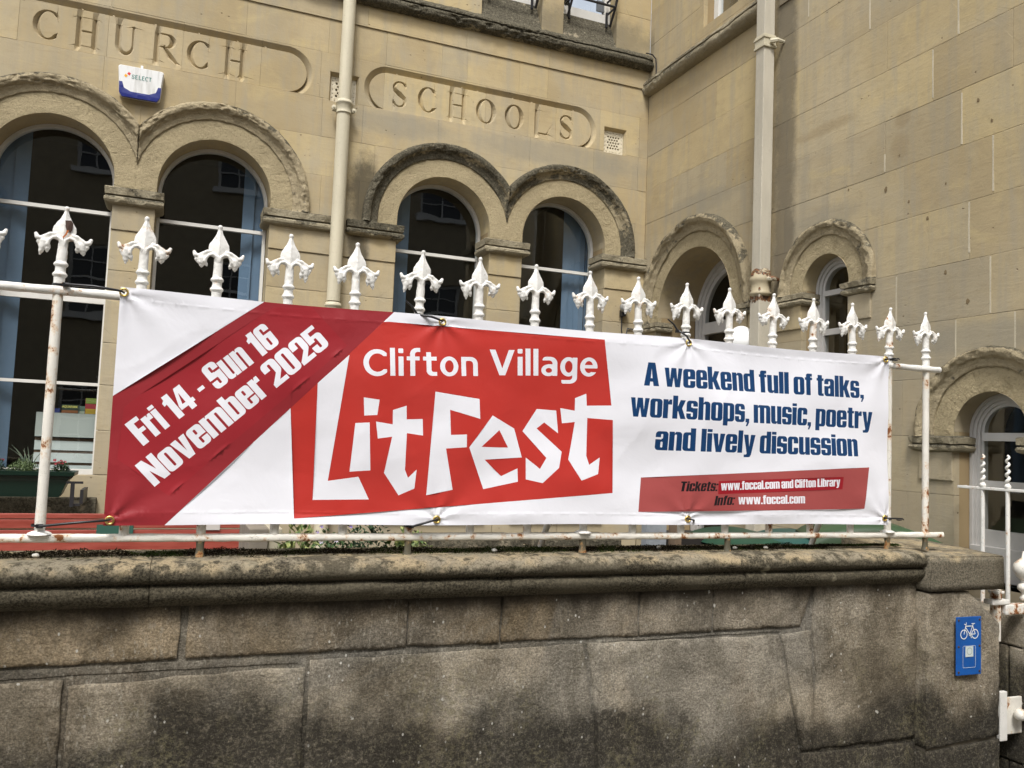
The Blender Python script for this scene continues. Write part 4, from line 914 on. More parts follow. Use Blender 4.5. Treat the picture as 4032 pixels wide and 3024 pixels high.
pp = box('black_crate', (2.50, 3.8, .3), (2.80, 4.1, 1.13), flat('black_brown', (.03, .026, .024), .6), bev=.01); prop(pp, 'black box standing just left of the green bins', 'crate')
# green bins
M_BIN = flat('green_bin_plastic', (.014, .058, .034), .45, .45, bump=.15, var=.1); M_BINT = flat('teal_bin_plastic', (.018, .085, .075), .45, .45); M_BIND = flat('deep_green_plastic', (.045, .085, .040), .5, .4)
def bin_(x, y, z, w, d, rot, m, label):
    e = empty('wheelie_bin', label, 'bin', 'green bins behind the boundary wall', (x, y, .30)); e.rotation_euler.z = rot
    bm = bmesh.new(); a = bm_box(bm, (-w/2, -d/2, .0), (w/2, d/2, z-.30-.06), .02)
    for v in bm.verts:
        k = 1-.16*(1-v.co.z/(z-.36)); v.co.x *= k; v.co.y *= k
    from_bm('bin_body', bm, m, e)
    bm = bmesh.new(); n = 14; zt = z-.30
    rows_ = []
    for i in range(n+1):
        x_ = -w/2-.02+(w+.04)*i/n; bulge = .055*(1-(2*i/n-1)**2)**.6+.01
        rows_.append([bm.verts.new((x_, y_, z_)) for y_, z_ in ((-d/2-.03, zt-.065), (-d/2-.035, zt-.03), (-d/2+.02, zt-.03+bulge), (d/2, zt+bulge), (d/2+.03, zt-.02))])
    for i in range(n):
        for k in range(4): bm.faces.new((rows_[i][k], rows_[i][k+1], rows_[i+1][k+1], rows_[i+1][k]))
    from_bm('bin_lid', bm, m, e, True)
    for s in (-1, 1):
        bm = bmesh.new(); bm_lathe(bm, [(.09, -.02), (.1, -.015), (.1, .015), (.09, .02)], 16, (0, 0, 0), Matrix.Translation((s*(w/2-.03), d/2-.02, .10)) @ Matrix.Rotation(PI/2, 4, 'Y')); from_bm('wheel', bm, M_BLACK, e)
bin_(2.95, 3.72, 1.10, .50, .50, .1, M_BIN, 'dark green wheelie bin, leftmost of the bins behind the coping')
bin_(3.14, 3.50, 1.115, .42, .45, -.1, M_BINT, 'teal green wheelie bin in the middle, lid below the bottom rail')
# big domed lid
bd = empty('garden_waste_bin', 'large green bin with a wide curved lid behind the end pier', 'bin', None, (3.50, 3.30, .30))
bm = bmesh.new(); n = 24; R0 = []
for i in range(n+1):
    t = i/n; x_ = -.72+1.28*t; z_ = .865+.105*math.sin(PI*min(1, t*1.02))**.75-.085*t*t
    R0.append([bm.verts.new(q) for q in ((x_, -.30, .80), (x_, -.31, z_-.03), (x_, -.26, z_), (x_, .25, z_+.015), (x_, .29, .80))])
for i in range(n):
    for k in range(4): bm.faces.new((R0[i][k], R0[i][k+1], R0[i+1][k+1], R0[i+1][k]))
bmesh.ops.rotate(bm, verts=bm.verts, cent=(0, 0, 0), matrix=Matrix.Rotation(-.45, 3, 'Z'))
bmesh.ops.scale(bm, vec=(.62, .62, 1.), verts=bm.verts)
from_bm('curved_lid', bm, M_BIND, bd, True); box('bin_body', (-.32, -.14, 0), (.16, .14, .80), M_BIN, bd, bev=.02)

# ================================================================== BOUNDARY WALL
WD = 2.725
BW = empty('boundary_wall', 'grey weathered stone garden wall with moulded coping along the bottom of the view', 'wall')
mpA = AM(WD)
def stone_h(seed, amp=.004):
    def f(u, v): return np.array([amp*fbm((a+seed, b, seed), 5., 4)+amp*.35*fbm((a, b, seed+3), 22., 3) for a, b in zip(u, v)])
    return f
def wob(poly, amp=.0055, sp=.03, seed=0., g=.004):
    cu = sum(p[0] for p in poly)/len(poly); cv = sum(p[1] for p in poly)/len(poly)
    w = max(p[0] for p in poly)-min(p[0] for p in poly); h = max(p[1] for p in poly)-min(p[1] for p in poly)
    P = [(cu+(x-cu)*(1-2*g/w), cv+(y-cv)*(1-2*g/h)) for x, y in poly]
    return [(x+amp*fbm((x, y, seed), 9., 3), y+amp*fbm((x, y, seed+7), 9., 3)) for x, y in resample(P, sp)]
def wst(poly, m, seed, name='stone', g=.003, amp=.003, bev=.0028):
    o = block(name, wob(poly, seed=seed, g=g), mpA, m, BW, sp=.035, inset=.0028, bev=bev, thick=.03, hfn=stone_h(seed, amp), smooth=True); return o
CT = .902           # underside of the top course
top = [(-3.0, -1.5), (-1.5, -.72), (-.72, .008), (.024, .708), (.708, 1.040), (1.040, 1.582), (1.582, 1.903), (1.903, 2.372)]
for k, (a, b) in enumerate(top):
    P = [(a, CT+.004), (b, CT+.002), (b, 1.075), (a, 1.075)]
    if k == 7: P = [(a, CT+.004), (b-.05, CT+.006), (b-.045, .935), (b-.028, .965), (b-.020, .995), (b-.004, 1.03), (b, 1.075), (a, 1.075)]
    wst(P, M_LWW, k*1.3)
low = [(-3.0, -1.2, None), (-1.2, -.295, None), (-.285, .386, None), (.394, 1.36, 1.425), (1.372, 2.215, 2.30)]
for k, (a, b, b2) in enumerate(low):
    t_ = .868 if k < 3 else .886
    if k == 3: P = [(a, .27), (1.432, .27), (1.412, .60), (1.36, t_+.004), (a, t_)]
    elif k == 4: P = [(1.442, .27), (2.322, .27), (2.30, .50), (2.262, .72), (2.215, .882), (1.372, t_+.004), (1.42, .60)]
    else: P = [(a, .27 if k != 2 else .27), (b, .27), (b, t_), (a, t_-.01 if k != 2 else t_-.02)]
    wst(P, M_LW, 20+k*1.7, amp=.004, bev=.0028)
wst([(2.225, .882), (2.310, .50), (2.332, .42), (2.40, .42), (2.385, .70), (2.375, .895)], M_LW, 31., g=.0025, bev=.004)
wst([(2.385, .42), (2.93, .42), (2.93, 1.075), (2.38, 1.075), (2.378, .9), (2.40, .70)], M_LW, 33., g=.003, amp=.006, bev=.004)
wst([(2.33, .10), (2.93, .10), (2.93, .405), (2.33, .415)], M_LW, 36., g=.003)
for a, b in ((-3., -2.1), (-2.1, -1.3), (-1.3, -.5), (-.5, .4), (.4, 1.3), (1.3, 2.1), (2.1, 2.33)): wst([(a, 0.0), (b, 0.), (b, .262), (a, .262)], M_LW, 40+a)
vs = []
def prism(name, poly, d0, d1, m, parent, z=False):
    vs = [PA(s, zz, d0) for s, zz in poly]+[PA(s, zz, d1) for s, zz in poly]; n = len(poly)
    return mesh(name, vs, [tuple(range(n)), tuple(range(2*n-1, n-1, -1))]+[(k, n+k, n+(k+1) % n, (k+1) % n) for k in range(n)], m, parent)
prism('mortar_core', [(-3., 0), (3.2, 0), (3.2, 1.08), (-3., 1.08)], WD+.008, 2.95, M_LWM, BW)
for a, b, z0, z1 in ((-3., .36, .872, .900), (.40, 1.36, .874, .899), (1.38, 2.22, .888, .900)): block('mortar_bed', wob([(a, z0), (b, z0+.004), (b, z1), (a, z1-.002)], seed=a+9, g=.001, amp=.003), mpA, M_LWM, BW, sp=.03, inset=0, bev=.0015, thick=.02, hfn=lambda u, v: u*0-.0035)
# coping: top sheet, two rolls, undercut; one mesh per stone
CP = [(2.742, 1.062), (2.722, 1.066), (2.700, 1.078), (2.684, 1.096), (2.679, 1.112), (2.684, 1.124), (2.694, 1.131), (2.700, 1.134), (2.689, 1.139), (2.673, 1.147), (2.666, 1.160), (2.668, 1.178), (2.680, 1.192), (2.700, 1.200), (2.73, 1.203), (2.80, 1.204), (2.90, 1.203), (3.0, 1.198), (3.01, 1.08)]
CPp = subdiv(CP, 2)
cuts = [-3.0, -1.35, -.085, 1.055, 2.02, 2.928]
for k in range(len(cuts)-1):
    a, b = cuts[k]+.0008, cuts[k+1]-(.0008 if k < 4 else 0); S = np.arange(a, b, .018).tolist()+[b]; vs = []; nP = len(CPp)
    for i, s in enumerate(S):
        edge = min(s-a, b-s) if k < 4 else s-a
        for j, (d, z) in enumerate(CPp):
            e = fbm((s, z*3, d*3+k), 8., 5)*.006+fbm((s, z, 5.), 2.2, 2)*.004-(.003 if edge < .004 else 0)
            vs.append(PA(s, z+e*.35, d-e))
    fs = [(i*nP+q, i*nP+q+1, (i+1)*nP+q+1, (i+1)*nP+q) for i in range(len(S)-1) for q in range(nP-1)]
    fs += [tuple(range(nP-1, -1, -1)), tuple(range((len(S)-1)*nP, len(S)*nP))]
    mesh('coping_stone', vs, fs, M_COP, BW, True)
# end pier
PR = 2.668
def pier_face(poly, seed, d, m=M_LW, g=.002, name='pier_stone', thick=.2): return block(name, wob(poly, amp=.005, seed=seed, g=g), AM(d), m, BW, sp=.03, inset=.004, bev=.004, thick=thick, hfn=stone_h(seed, .008), smooth=True)
pier_face([(2.925, .392), (3.345, .412), (3.345, .890), (3.165, 1.034), (2.925, 1.034)], 51, PR)
pier_face([(2.925, .0), (3.345, .0), (3.345, .402), (2.925, .382)], 54, PR)
prism('pier_core', [(2.93, 0), (3.336, 0), (3.336, .885), (3.158, 1.03), (2.93, 1.03)], PR+.012, 2.98, M_MORT, BW)
bm = bmesh.new(); g = bm_box(bm, (2.925, 2.655, 1.040), (3.362, 3.17, 1.207), 0)
for v in bm.verts:
    if v.co.z > 1.1 and v.co.y < 2.7: v.co.z = 1.185
bmesh.ops.bevel(bm, geom=[e for e in bm.edges if e.calc_length() > .1], offset=.006, segments=2, affect='EDGES')
bmesh.ops.triangulate(bm, faces=bm.faces); bmesh.ops.subdivide_edges(bm, edges=bm.edges, cuts=5, use_grid_fill=True)
for v in bm.verts:
    e = fbm(v.co, 9., 5)*.005; v.co += Vector((e*.5, -e, e*.6)); v.co = Vector(PA(v.co.x, v.co.z, v.co.y))
from_bm('pier_cap', bm, M_CAP, BW, True)
# moss along the foot of the railing
def moss_m():
    t = NT('moss_and_grit'); c = t.mix(t.ramp(t.noise(7., 5), .45, .62), (.035, .026, .014), (.045, .070, .014)); c = t.mix(t.ramp(t.noise(160., 3), .5, .7), c, (.012, .010, .007)); return t.out(c, .95, None, .1)
vs = []; fs = []
for _ in range(26000):
    s = random.uniform(-.8, 3.0); dd = random.gauss(0, .032)
    k_ = noise.noise(Vector((s*5, 0, 0)))+.6*noise.noise(Vector((s*19, 3, 0)))
    H_ = max(0., .014+.016*k_)*math.exp(-(dd/.055)**2)
    if s > 2.55: H_ *= .45; dd = dd*.4+.055
    p = Vector(PA(s, 1.202+H_*random.random(), 2.845+dd)); leaf_faces(vs, fs, p, (random.gauss(0, 1), random.gauss(0, 1), random.gauss(.1, .35)), .005+.004*random.random(), .0055, fold=.2)
mo = mesh('moss', vs, fs, moss_m()); prop(mo, 'dark moss and grit growing along the coping under the rail', 'moss', None, 'stuff')
for s, d, c in ((1.03, 2.80, 1), (-.40, 2.79, 1), (2.05, 2.80, 0), (2.20, 2.80, 0), (1.72, 2.83, 0)):
    bm = bmesh.new(); bmesh.ops.create_icosphere(bm, subdivisions=2, radius=.008)
    for v in bm.verts: v.co *= 1+.3*noise.noise(v.co*200+Vector((s, 0, 0)))
    bmesh.ops.scale(bm, vec=(1.3, 1, .8), verts=bm.verts)
    o = from_bm('pebble', bm, flat('pale_pebble', (.62, .60, .54), .8), None, True, PA(s, 1.212, d))
    prop(o, {1.03: 'small white pebble on the coping near its middle joint', -.40: 'small white pebble on the coping at the far left', 2.05: 'pale grit lump lying on the coping right of centre', 2.20: 'pale grit lump further right on the coping', 1.72: 'pale grit lump left of the rusty bar foot'}[s], 'pebble', 'pale pebbles on the coping')

# ================================================================== RAILINGS
RD = 2.78
RL = empty('iron_railing', 'white painted iron railing with fleur-de-lis finials on the stone coping', 'railing', None)
def railbar(name, s0, s1, z0, z1, dw, m, amp=.0016):
    bm = bmesh.new(); n = 14; rings = []
    for s in np.arange(s0, s1+.001, .012):
        R_ = []
        for k in range(n):
            a = 2*PI*k/n; ca, sa = math.cos(a), math.sin(a); q = .6
            x = math.copysign(abs(ca)**q, ca)*dw; z = math.copysign(abs(sa)**q, sa)*(z1-z0)/2
            e = 1+amp/.012*fbm((s, ca*.05, sa*.05), 22., 4)
            R_.append(bm.verts.new(PA(s, (z0+z1)/2+z*e, RD+x*e)))
        rings.append(R_)
    for i in range(len(rings)-1):
        for k in range(n): bm.faces.new((rings[i][k], rings[i][(k+1) % n], rings[i+1][(k+1) % n], rings[i+1][k]))
    bm.faces.new(rings[0]); bm.faces.new(rings[-1][::-1]); return from_bm(name, bm, m, RL, True)
railbar('top_rail', -1.3, 3.107, 1.981, 2.006, .020, M_IRON); railbar('bottom_rail', -1.3, 3.139, 1.2505, 1.2745, .015, M_IRONR)
# finial: joined forms skinned by a voxel remesh so that they read as one thickly painted casting
def surface_nets(f, x0, nx, vx):
    """quad surface where the sampled field f changes sign (numpy surface nets)"""
    ins = f < 0; X, Y, Z = f.shape; acc = np.zeros((X-1, Y-1, Z-1, 3)); cnt = np.zeros((X-1, Y-1, Z-1))
    offs = [(a, b, c) for a in (0, 1) for b in (0, 1) for c in (0, 1)]
    def sl(o): return tuple(slice(o[k], f.shape[k]-1+o[k]) for k in range(3))
    for p in offs:
        for ax in range(3):
            if p[ax]: continue
            q = tuple(p[k]+(k == ax) for k in range(3)); fa, fb = f[sl(p)], f[sl(q)]; m = (fa < 0) != (fb < 0)
            t = np.where(m, fa/np.where(m, fa-fb, 1), 0)
            for k in range(3): acc[..., k] += np.where(m, p[k]+(t if k == ax else 0), 0)
            cnt += m
    act = cnt > 0; idx = -np.ones(act.shape, int); idx[act] = np.arange(act.sum()); g = np.argwhere(act)
    V = (acc[act]/cnt[act][:, None]+g)*vx+np.array(x0); Q = []
    for ax in range(3):
        b, c = (ax+1) % 3, (ax+2) % 3; s0 = [slice(None)]*3; s1 = [slice(None)]*3; s0[ax] = slice(0, -1); s1[ax] = slice(1, None)
        m = ins[tuple(s0)] != ins[tuple(s1)]; P = np.argwhere(m)
        P = P[(P[:, b] > 0) & (P[:, c] > 0) & (P[:, b] < f.shape[b]-1) & (P[:, c] < f.shape[c]-1)]
        flip = ins[tuple(s0)][tuple(P.T)]
        def at(db, dc): R_ = P.copy(); R_[:, b] -= db; R_[:, c] -= dc; return idx[tuple(R_.T)]
        q = np.stack([at(0, 0), at(1, 0), at(1, 1), at(0, 1)], 1); q[flip] = q[flip][:, ::-1]; Q.append(q[(q >= 0).all(1)])
    return V, np.concatenate(Q)
def finial_mesh():
    # the casting as one smoothly blended form: lance head, scrolled arms, hanging tassels, ringed shank
    vx = .0015; x0 = (-.090, -.028, -.004); N = (121, 38, 170)
    gx, gy, gz_ = np.meshgrid(*[x0[k]+vx*np.arange(N[k]) for k in range(3)], indexing='ij'); ax_ = np.abs(gx)
    def chain(pts, rr):
        d = np.full(gx.shape, 9.)
        for a, b, ra, rb in zip(pts[:-1], pts[1:], rr[:-1], rr[1:]):
            a = np.array(a); ab = np.array(b)-a; t = np.clip(((ax_-a[0])*ab[0]+(gy-a[1])*ab[1]+(gz_-a[2])*ab[2])/(ab@ab), 0, 1)
            d = np.minimum(d, np.sqrt((ax_-a[0]-ab[0]*t)**2+(gy-a[1]-ab[1]*t)**2+(gz_-a[2]-ab[2]*t)**2)-(ra+(rb-ra)*t))
        return d
    def smin(a, b, k): h = np.clip(.5+.5*(b-a)/k, 0, 1); return b*(1-h)+a*h-k*h*(1-h)
    zz, ww = zip(*[(.130, .005), (.138, .010), (.147, .018), (.156, .0262), (.165, .0305), (.174, .0305), (.183, .0285), (.192, .0240), (.201, .0185), (.210, .0138), (.219, .0100), (.229, .0070), (.240, .0050)])
    w = np.interp(gz_, zz, ww)*1.08; th = np.interp(gz_, (.130, .15, .17, .20, .225, .24), (.0145, .0145, .0140, .0115, .007, .0050))
    lance = (ax_/w+np.abs(gy)/th-1)*w*th/np.hypot(w, th)*.95; lance = np.maximum(lance, np.maximum(.130-gz_, gz_-.240))
    d = smin(lance, np.sqrt(gx**2+gy**2+(gz_-.240)**2)-.0070, .004)
    for P, rr, k in (([(.024, -.004, .160), (.036, -.006, .1575), (.048, -.005, .1490), (.060, -.004, .1415), (.0695, -.003, .1440), (.0735, -.002, .153)], [.0050, .0052, .0052, .0060, .0070, .0052], .0025),
                     ([(.0035, -.010, .128), (.0075, -.012, .142), (.017, -.0125, .1495), (.029, -.011, .147), (.037, -.010, .137), (.0405, -.008, .125)], [.0038, .0042, .0042, .0042, .0048, .0058], .0018),
                     ([(.047, 0, .145), (.0495, 0, .133), (.051, 0, .121), (.053, 0, .110), (.054, 0, .101)], [.0105, .0135, .0120, .0078, .0030], .003),
                     ([(.0405, -.002, .126), (.039, -.002, .117), (.037, -.001, .109)], [.0066, .0076, .0035], .002), ([(.063, 0, .141), (.065, 0, .131), (.0625, 0, .121)], [.0058, .0062, .003], .002),
                     ([(.010, .001, .150), (.026, .001, .154), (.044, .001, .147)], [.0095, .0085, .0080], .003)):
        d = smin(d, chain(P, rr), k)
    zp, rp = zip(*[(-.002, .0150), (.022, .0150), (.031, .0152), (.035, .0192), (.039, .0205), (.043, .0185), (.047, .0150), (.055, .0142), (.062, .0146), (.066, .0188), (.070, .0200), (.074, .0180), (.078, .0144), (.10, .0136), (.142, .0130), (.152, .009)])
    sh = np.maximum(np.hypot(gx, gy)-np.interp(gz_, zp, rp), np.maximum(-.002-gz_, gz_-.152)); d = smin(d, sh, .003)
    V, Q = surface_nets(d, x0, N, vx); out = []
    for var in range(5):
        q = bpy.data.meshes.new('finial'); vs = []
        for x, y, z in V:
            e = .0009*fbm((x+var, y, z), 80., 3)+.0012*fbm((x+var*3, y, z), 25., 2); r = math.hypot(x, y)+.004
            dx, dy, dz = x/r*e, y/r*e, e*.5
            if z < .122 and abs(x) > .03: k = (.122-z); dz -= k*.35*math.sin(var*2.1+(x > 0)*1.7); dx += k*.2*math.cos(var*3.3+(x > 0)*2)
            vs.append((x+dx, y+dy, z+dz))
        q.from_pydata(vs, [], Q.tolist()); q.materials.append(M_IRON); q.polygons.foreach_set('use_smooth', [True]*len(q.polygons)); out.append(q)
    return out
FIN = finial_mesh()
def bar_mesh(seed):
    bm = bmesh.new(); n = 14; rings = []
    for z in np.arange(1.262, 2.0061, .012):
        e = 1+.05*fbm((seed*5, z, 0), 14., 3); rings.append([bm.verts.new((.0142*e*math.cos(2*PI*k/n), .0142*e*math.sin(2*PI*k/n), z)) for k in range(n)])
    for i in range(len(rings)-1):
        for k in range(n): bm.faces.new((rings[i][k], rings[i][(k+1) % n], rings[i+1][(k+1) % n], rings[i+1][k]))
    me = bpy.data.meshes.new('bar'); bm.to_mesh(me); bm.free(); me.materials.append(M_IRONR); me.polygons.foreach_set('use_smooth', [True]*len(me.polygons)); return me
BARS = [bar_mesh(k) for k in range(3)]
BS = [-.838, -.614, -.394, -.1695, .0487, .2691, .4870, .7093, .9287, 1.144, 1.3665, 1.5726, 1.7843, 1.9864, 2.1974, 2.4036, 2.6138, 2.8175, 3.0325]
for k, s in enumerate(BS):
    o = link('railing_bar', BARS[k % 3], RL, PA(s, 0, RD))
    f = link('finial', FIN[(k*3) % 5], o, (0, 0, 2.0025)); f.rotation_euler = (random.uniform(-.02, .02), random.uniform(-.025, .025), -.019+random.uniform(-.05, .05))
    if k == 2: f['label'] = 'finial with its paint chipped off and rust running down'
bm = bmesh.new()
M_BARE = flat('bare_rusted_iron', (.06, .035, .025), .8, .3, bump=.6)
P = [(-.006, .014), (.010, .016), (.016, .008), (.015, -.012), (.010, -.022), (.0, -.016), (-.005, 0)]
vsx = [(x, 0, z) for x, z in P]; cx_, cz_ = .005, -.002
o = mesh('bare_patch', [PA(-.394+.011+x, 2.0025+.188+z, RD-.0128+abs(x)*.42) for x, z in P], [tuple(range(len(P)))], M_BARE, RL)
o = mesh('rust_run', [PA(-.394+x, 2.0025+z, RD-.0160) for x, z in ((.012, .172), (.018, .172), (.013, .158), (.004, .146), (.002, .150), (.009, .160))], [(0, 1, 2, 3, 4, 5)], flat('rust_stain', (.42, .13, .03), .8), RL)
for s in (.0487, .7093, 1.3665, 2.0, 2.8175, 3.0325):
    bm = bmesh.new(); bm_lathe(bm, [(.013, 1.253), (.0115, 1.235), (.012, 1.22), (.0145, 1.206), (.017, 1.198)], 12); from_bm('rail_foot', bm, M_FOOT, RL, True, PA(s, 0, RD))
for s in (-.394, 2.8175, 1.3665):
    bm = bmesh.new(); bm_lathe(bm, [(.030 if s > 0 else .034, 0), (.031, .004), (.02, .009), (.016, .010)], 16); from_bm('bar_collar', bm, M_IRON if s < 0 else M_IRONV, RL, True, PA(s, 1.274, RD))
for (a, b) in ((2.55, 2.72), (1.267, 1.41)):
    tube('back_stay', [PA(a, 1.20, 2.94), PA(b, 1.9, 2.80)], .0125, M_IRONR, RL, 10)

# ================================================================== BANNER (print cut into the sheet itself)
BN = empty('banner', 'white vinyl Clifton Village LitFest banner with red diagonal date band tied to the railings', 'banner')
def RR(x0, y0, x1, y1, tl=0, tr=0, br=0, bl=0, n=5):
    P = []
    for cx, cy, r, a in ((x0+bl, y0+bl, bl, 180), (x1-br, y0+br, br, 270), (x1-tr, y1-tr, tr, 0), (x0+tl, y1-tl, tl, 90)):
        if r <= 0: P.append((cx, cy))
        else: P += [(cx+r*math.cos(math.radians(a+90*i/n)), cy+r*math.sin(math.radians(a+90*i/n))) for i in range(n+1)]
    return P
S_, X_, Wn = .225, .82, .54
def A_(*a, **k): return (1, RR(*a, **k))
def N_(*a, **k): return (-1, RR(*a, **k))
def slot(y0, y1, x0=S_, x1=Wn-S_, r=.04): return N_(x0, y0, x1, y1, r, r, r, r)
q = .14
GL = {
 'o': (Wn, [A_(0, 0, Wn, X_, q, q, q, q), slot(.12, .70)]),
 'e': (Wn, [A_(0, 0, Wn, X_, q, q, q, q), slot(.50, .70), slot(.12, .38), N_(Wn-S_-.01, .31, Wn+.01, .38)]),
 'c': (Wn-.02, [A_(0, 0, Wn-.02, X_, q, q, q, q), slot(.12, .70, x1=Wn-.02-S_), N_(Wn-S_-.04, .31, Wn, .51)]),
 'a': (Wn, [A_(0, 0, Wn, X_, q, q, 0, q), slot(.50, .70), slot(.12, .37), N_(-.01, .47, S_+.01, .56), N_(S_-.01, .47, S_+.03, .56)]),
 's': (.50, [A_(0, 0, .50, X_, q, q, q, q), slot(.52, .70, x0=.205, x1=.295), N_(.28, .50, .51, .57), slot(.12, .31, x0=.205, x1=.295), N_(-.01, .26, .22, .33)]),
 'n': (Wn, [A_(0, 0, Wn, X_, 0, q, 0, 0), N_(S_, -.01, Wn-S_, .70, .04, .04), (-1, [(S_-.01, X_+.01), (S_+.06, X_+.01), (S_, .74)])]),
 'h': (Wn, [A_(0, 0, Wn, X_, 0, q, 0, 0), A_(0, 0, S_, 1), N_(S_, -.01, Wn-S_, .70, .04, .04), (-1, [(S_, X_+.01), (S_+.06, X_+.01), (S_, .74)])]),
 'm': (.86, [A_(0, 0, .86, X_, 0, q, 0, 0), N_(S_, -.01, S_+.092, .70, .03, .03), N_(.86-S_-.092, -.01, .86-S_, .70, .03, .03), (-1, [(S_-.01, X_+.01), (S_+.05, X_+.01), (S_, .75)])]),
 'u': (Wn, [A_(0, 0, Wn, X_, 0, 0, 0, q), N_(S_, .12, Wn-S_, X_+.01, 0, 0, .04, .04), (-1, [(Wn-S_+.01, -.01), (Wn-S_-.06, -.01), (Wn-S_, .07)])]),
 'b': (Wn, [A_(0, 0, Wn, X_, 0, q, q, 0), A_(0, 0, S_, 1), slot(.12, .70)]),
 'd': (Wn, [A_(0, 0, Wn, X_, q, 0, 0, q), A_(Wn-S_, 0, Wn, 1), slot(.12, .70)]),
 'p': (Wn, [A_(0, 0, Wn, X_, 0, q, q, 0), A_(0, -.19, S_, X_), slot(.12, .70)]),
 'r': (.39, [A_(0, 0, S_, X_), A_(S_, .60, .39, X_), (-1, [(S_-.01, X_+.01), (S_+.06, X_+.01), (S_, .72)])]),
 'i': (S_, [A_(0, 0, S_, X_-.0), A_(0, .87, S_, 1.0)]), 'l': (S_, [A_(0, 0, S_, 1)]),
 'f': (.37, [A_(.06, 0, .06+S_, 1, .12), A_(.06, .865, .37, 1, .1), A_(0, .70, .37, .82)]),
 't': (.37, [A_(.06, 0, .06+S_, .97, 0, 0, 0, .1), A_(0, .70, .37, .82), A_(.06, 0, .37, .115, 0, 0, 0, .1)]),
 'k': (.58, [A_(0, 0, S_, 1), (1, [(S_-.01, .30), (S_-.01, .50), (.34, X_), (.57, X_), (.42, .46), (.60, 0), (.365, 0), (S_+.02, .34)])]),
 'v': (.55, [(1, [(0, X_), (.22, X_), (.275, .26), (.33, X_), (.55, X_), (.40, 0), (.15, 0)])]),
 'w': (.80, [(1, [(0, X_), (.19, X_), (.235, .32), (.29, X_), (.51, X_), (.565, .32), (.61, X_), (.80, X_), (.685, 0), (.47, 0), (.40, .42), (.33, 0), (.115, 0)])]),
 'y': (.56, [(1, [(0, X_), (.22, X_), (.285, .28), (.34, X_), (.56, X_), (.40, -.06), (.34, -.17), (.26, -.19), (.05, -.19), (.05, -.07), (.15, -.07), (.185, -.02)])]),
 'A': (.64, [(1, [(0, 0), (.235, 0), (.26, .18), (.38, .18), (.405, 0), (.64, 0), (.475, 1), (.165, 1)]), (-1, [(.28, .33), (.36, .33), (.32, .74)])]),
 'F': (.50, [A_(0, 0, .26, 1), A_(.25, .83, .50, 1), A_(.25, .42, .47, .58)]),
 'N': (.64, [(1, [(0, 0), (.22, 0), (.22, .55), (.40, 0), (.64, 0), (.64, 1), (.42, 1), (.42, .45), (.25, 1), (0, 1)])]),
 'S': (.58, [A_(0, 0, .58, 1, .17, .17, .17, .17), slot(.62, .86, .24, .34), N_(.33, .60, .59, .69), slot(.14, .40, .24, .34), N_(-.01, .31, .25, .40)]),
 'T': (.56, [A_(0, .83, .56, 1), A_(.15, 0, .41, 1)]), 'I': (.26, [A_(0, 0, .26, 1)]),
 'C': (.60, [A_(0, 0, .60, 1, .17, .17, .17, .17), slot(.14, .86, .25, .35), N_(.34, .38, .61, .62)]), 'L': (.48, [A_(0, 0, .26, 1), A_(.25, 0, .48, .17)]),
 '1': (.36, [A_(.11, 0, .36, 1), (1, [(0, .66), (0, .80), (.10, .86), (.14, 1), (.2, 1), (.2, .7)])]),
 '4': (.62, [(1, [(0, .20), (0, .36), (.25, 1), (.53, 1), (.53, .2)]), A_(.30, 0, .53, 1), A_(0, .20, .62, .36), (-1, [(.155, .36), (.30, .36), (.30, .78)])]),
 '6': (.58, [A_(0, 0, .58, 1, .17, .17, .17, .17), slot(.14, .46, .24, .34), slot(.60, .86, .24, .34), N_(.33, .60, .59, .70)]),
 '0': (.58, [A_(0, 0, .58, 1, .17, .17, .17, .17), slot(.14, .86, .24, .34)]),
 '2': (.58, [A_(0, .5, .58, 1, .17, .17), N_(-.01, .4, .25, .64), slot(.40, .86, .24, .34), (1, [(.34, .55), (.34, .46), (0, .15), (0, 0), (.58, 0), (.58, .17), (.30, .17), (.56, .44), (.58, .55)])]),
 '5': (.58, [A_(0, .84, .54, 1), A_(0, .44, .22, 1), A_(0, 0, .58, .68, 0, .15, .17, .17), slot(.14, .54, .24, .34), N_(-.01, .32, .25, .44)]),
 '-': (.26, [A_(0, .34, .26, .48)]), '.': (.19, [A_(0, 0, .19, .17)]), ':': (.19, [A_(0, 0, .19, .17), A_(0, .60, .19, .77)]),
 ',': (.19, [(1, [(0, .17), (.19, .17), (.19, 0), (.10, -.17), (.02, -.17), (.08, 0), (0, 0)])]),
}
def layout(txt, p0, p1, hgt, skew=0., gap=.035, space=.20, rise=None):
    x = 0; items = []
    for ch in txt:
        if ch == ' ': x += space; continue
        w, g = GL[ch]; items.append((x, g)); x += w+gap
    tot = x-gap; dx, dy = p1[0]-p0[0], p1[1]-p0[1]; L = math.hypot(dx, dy); ux, uy = dx/L, dy/L
    vx, vy = rise if rise else (-uy, ux); kx = L/tot; out = []
    for x, g in items:
        ops = []
        for sgn, P in g: ops.append((sgn, [(p0[0]+ux*(x+a+b*skew)*kx+vx*b*hgt, p0[1]+uy*(x+a+b*skew)*kx+vy*b*hgt) for a, b in P]))
        out.append(ops)
    return out
REG = []     # (material index, ops) painted in order
def R1(mi, poly): REG.append((mi, [(1, poly)]))
def RT(mi, L): 
    for ops in L: REG.append((mi, ops))
R1(1, [(.294, 1.68), (.289, 1.95), (.60, 1.984), (1.409, 1.989), (1.45, 1.747), (1.458, 1.693), (1.466, 1.424), (.325, 1.325)])
R1(0, [(.374, 1.763), (.471, 1.862), (.426, 1.447), (.524, 1.463), (.563, 1.389), (.381, 1.385)])
R1(0, [(.526, 1.725), (.579, 1.72), (.574, 1.669), (.531, 1.665)]); R1(0, [(.503, 1.639), (.55, 1.643), (.562, 1.485), (.494, 1.479)])
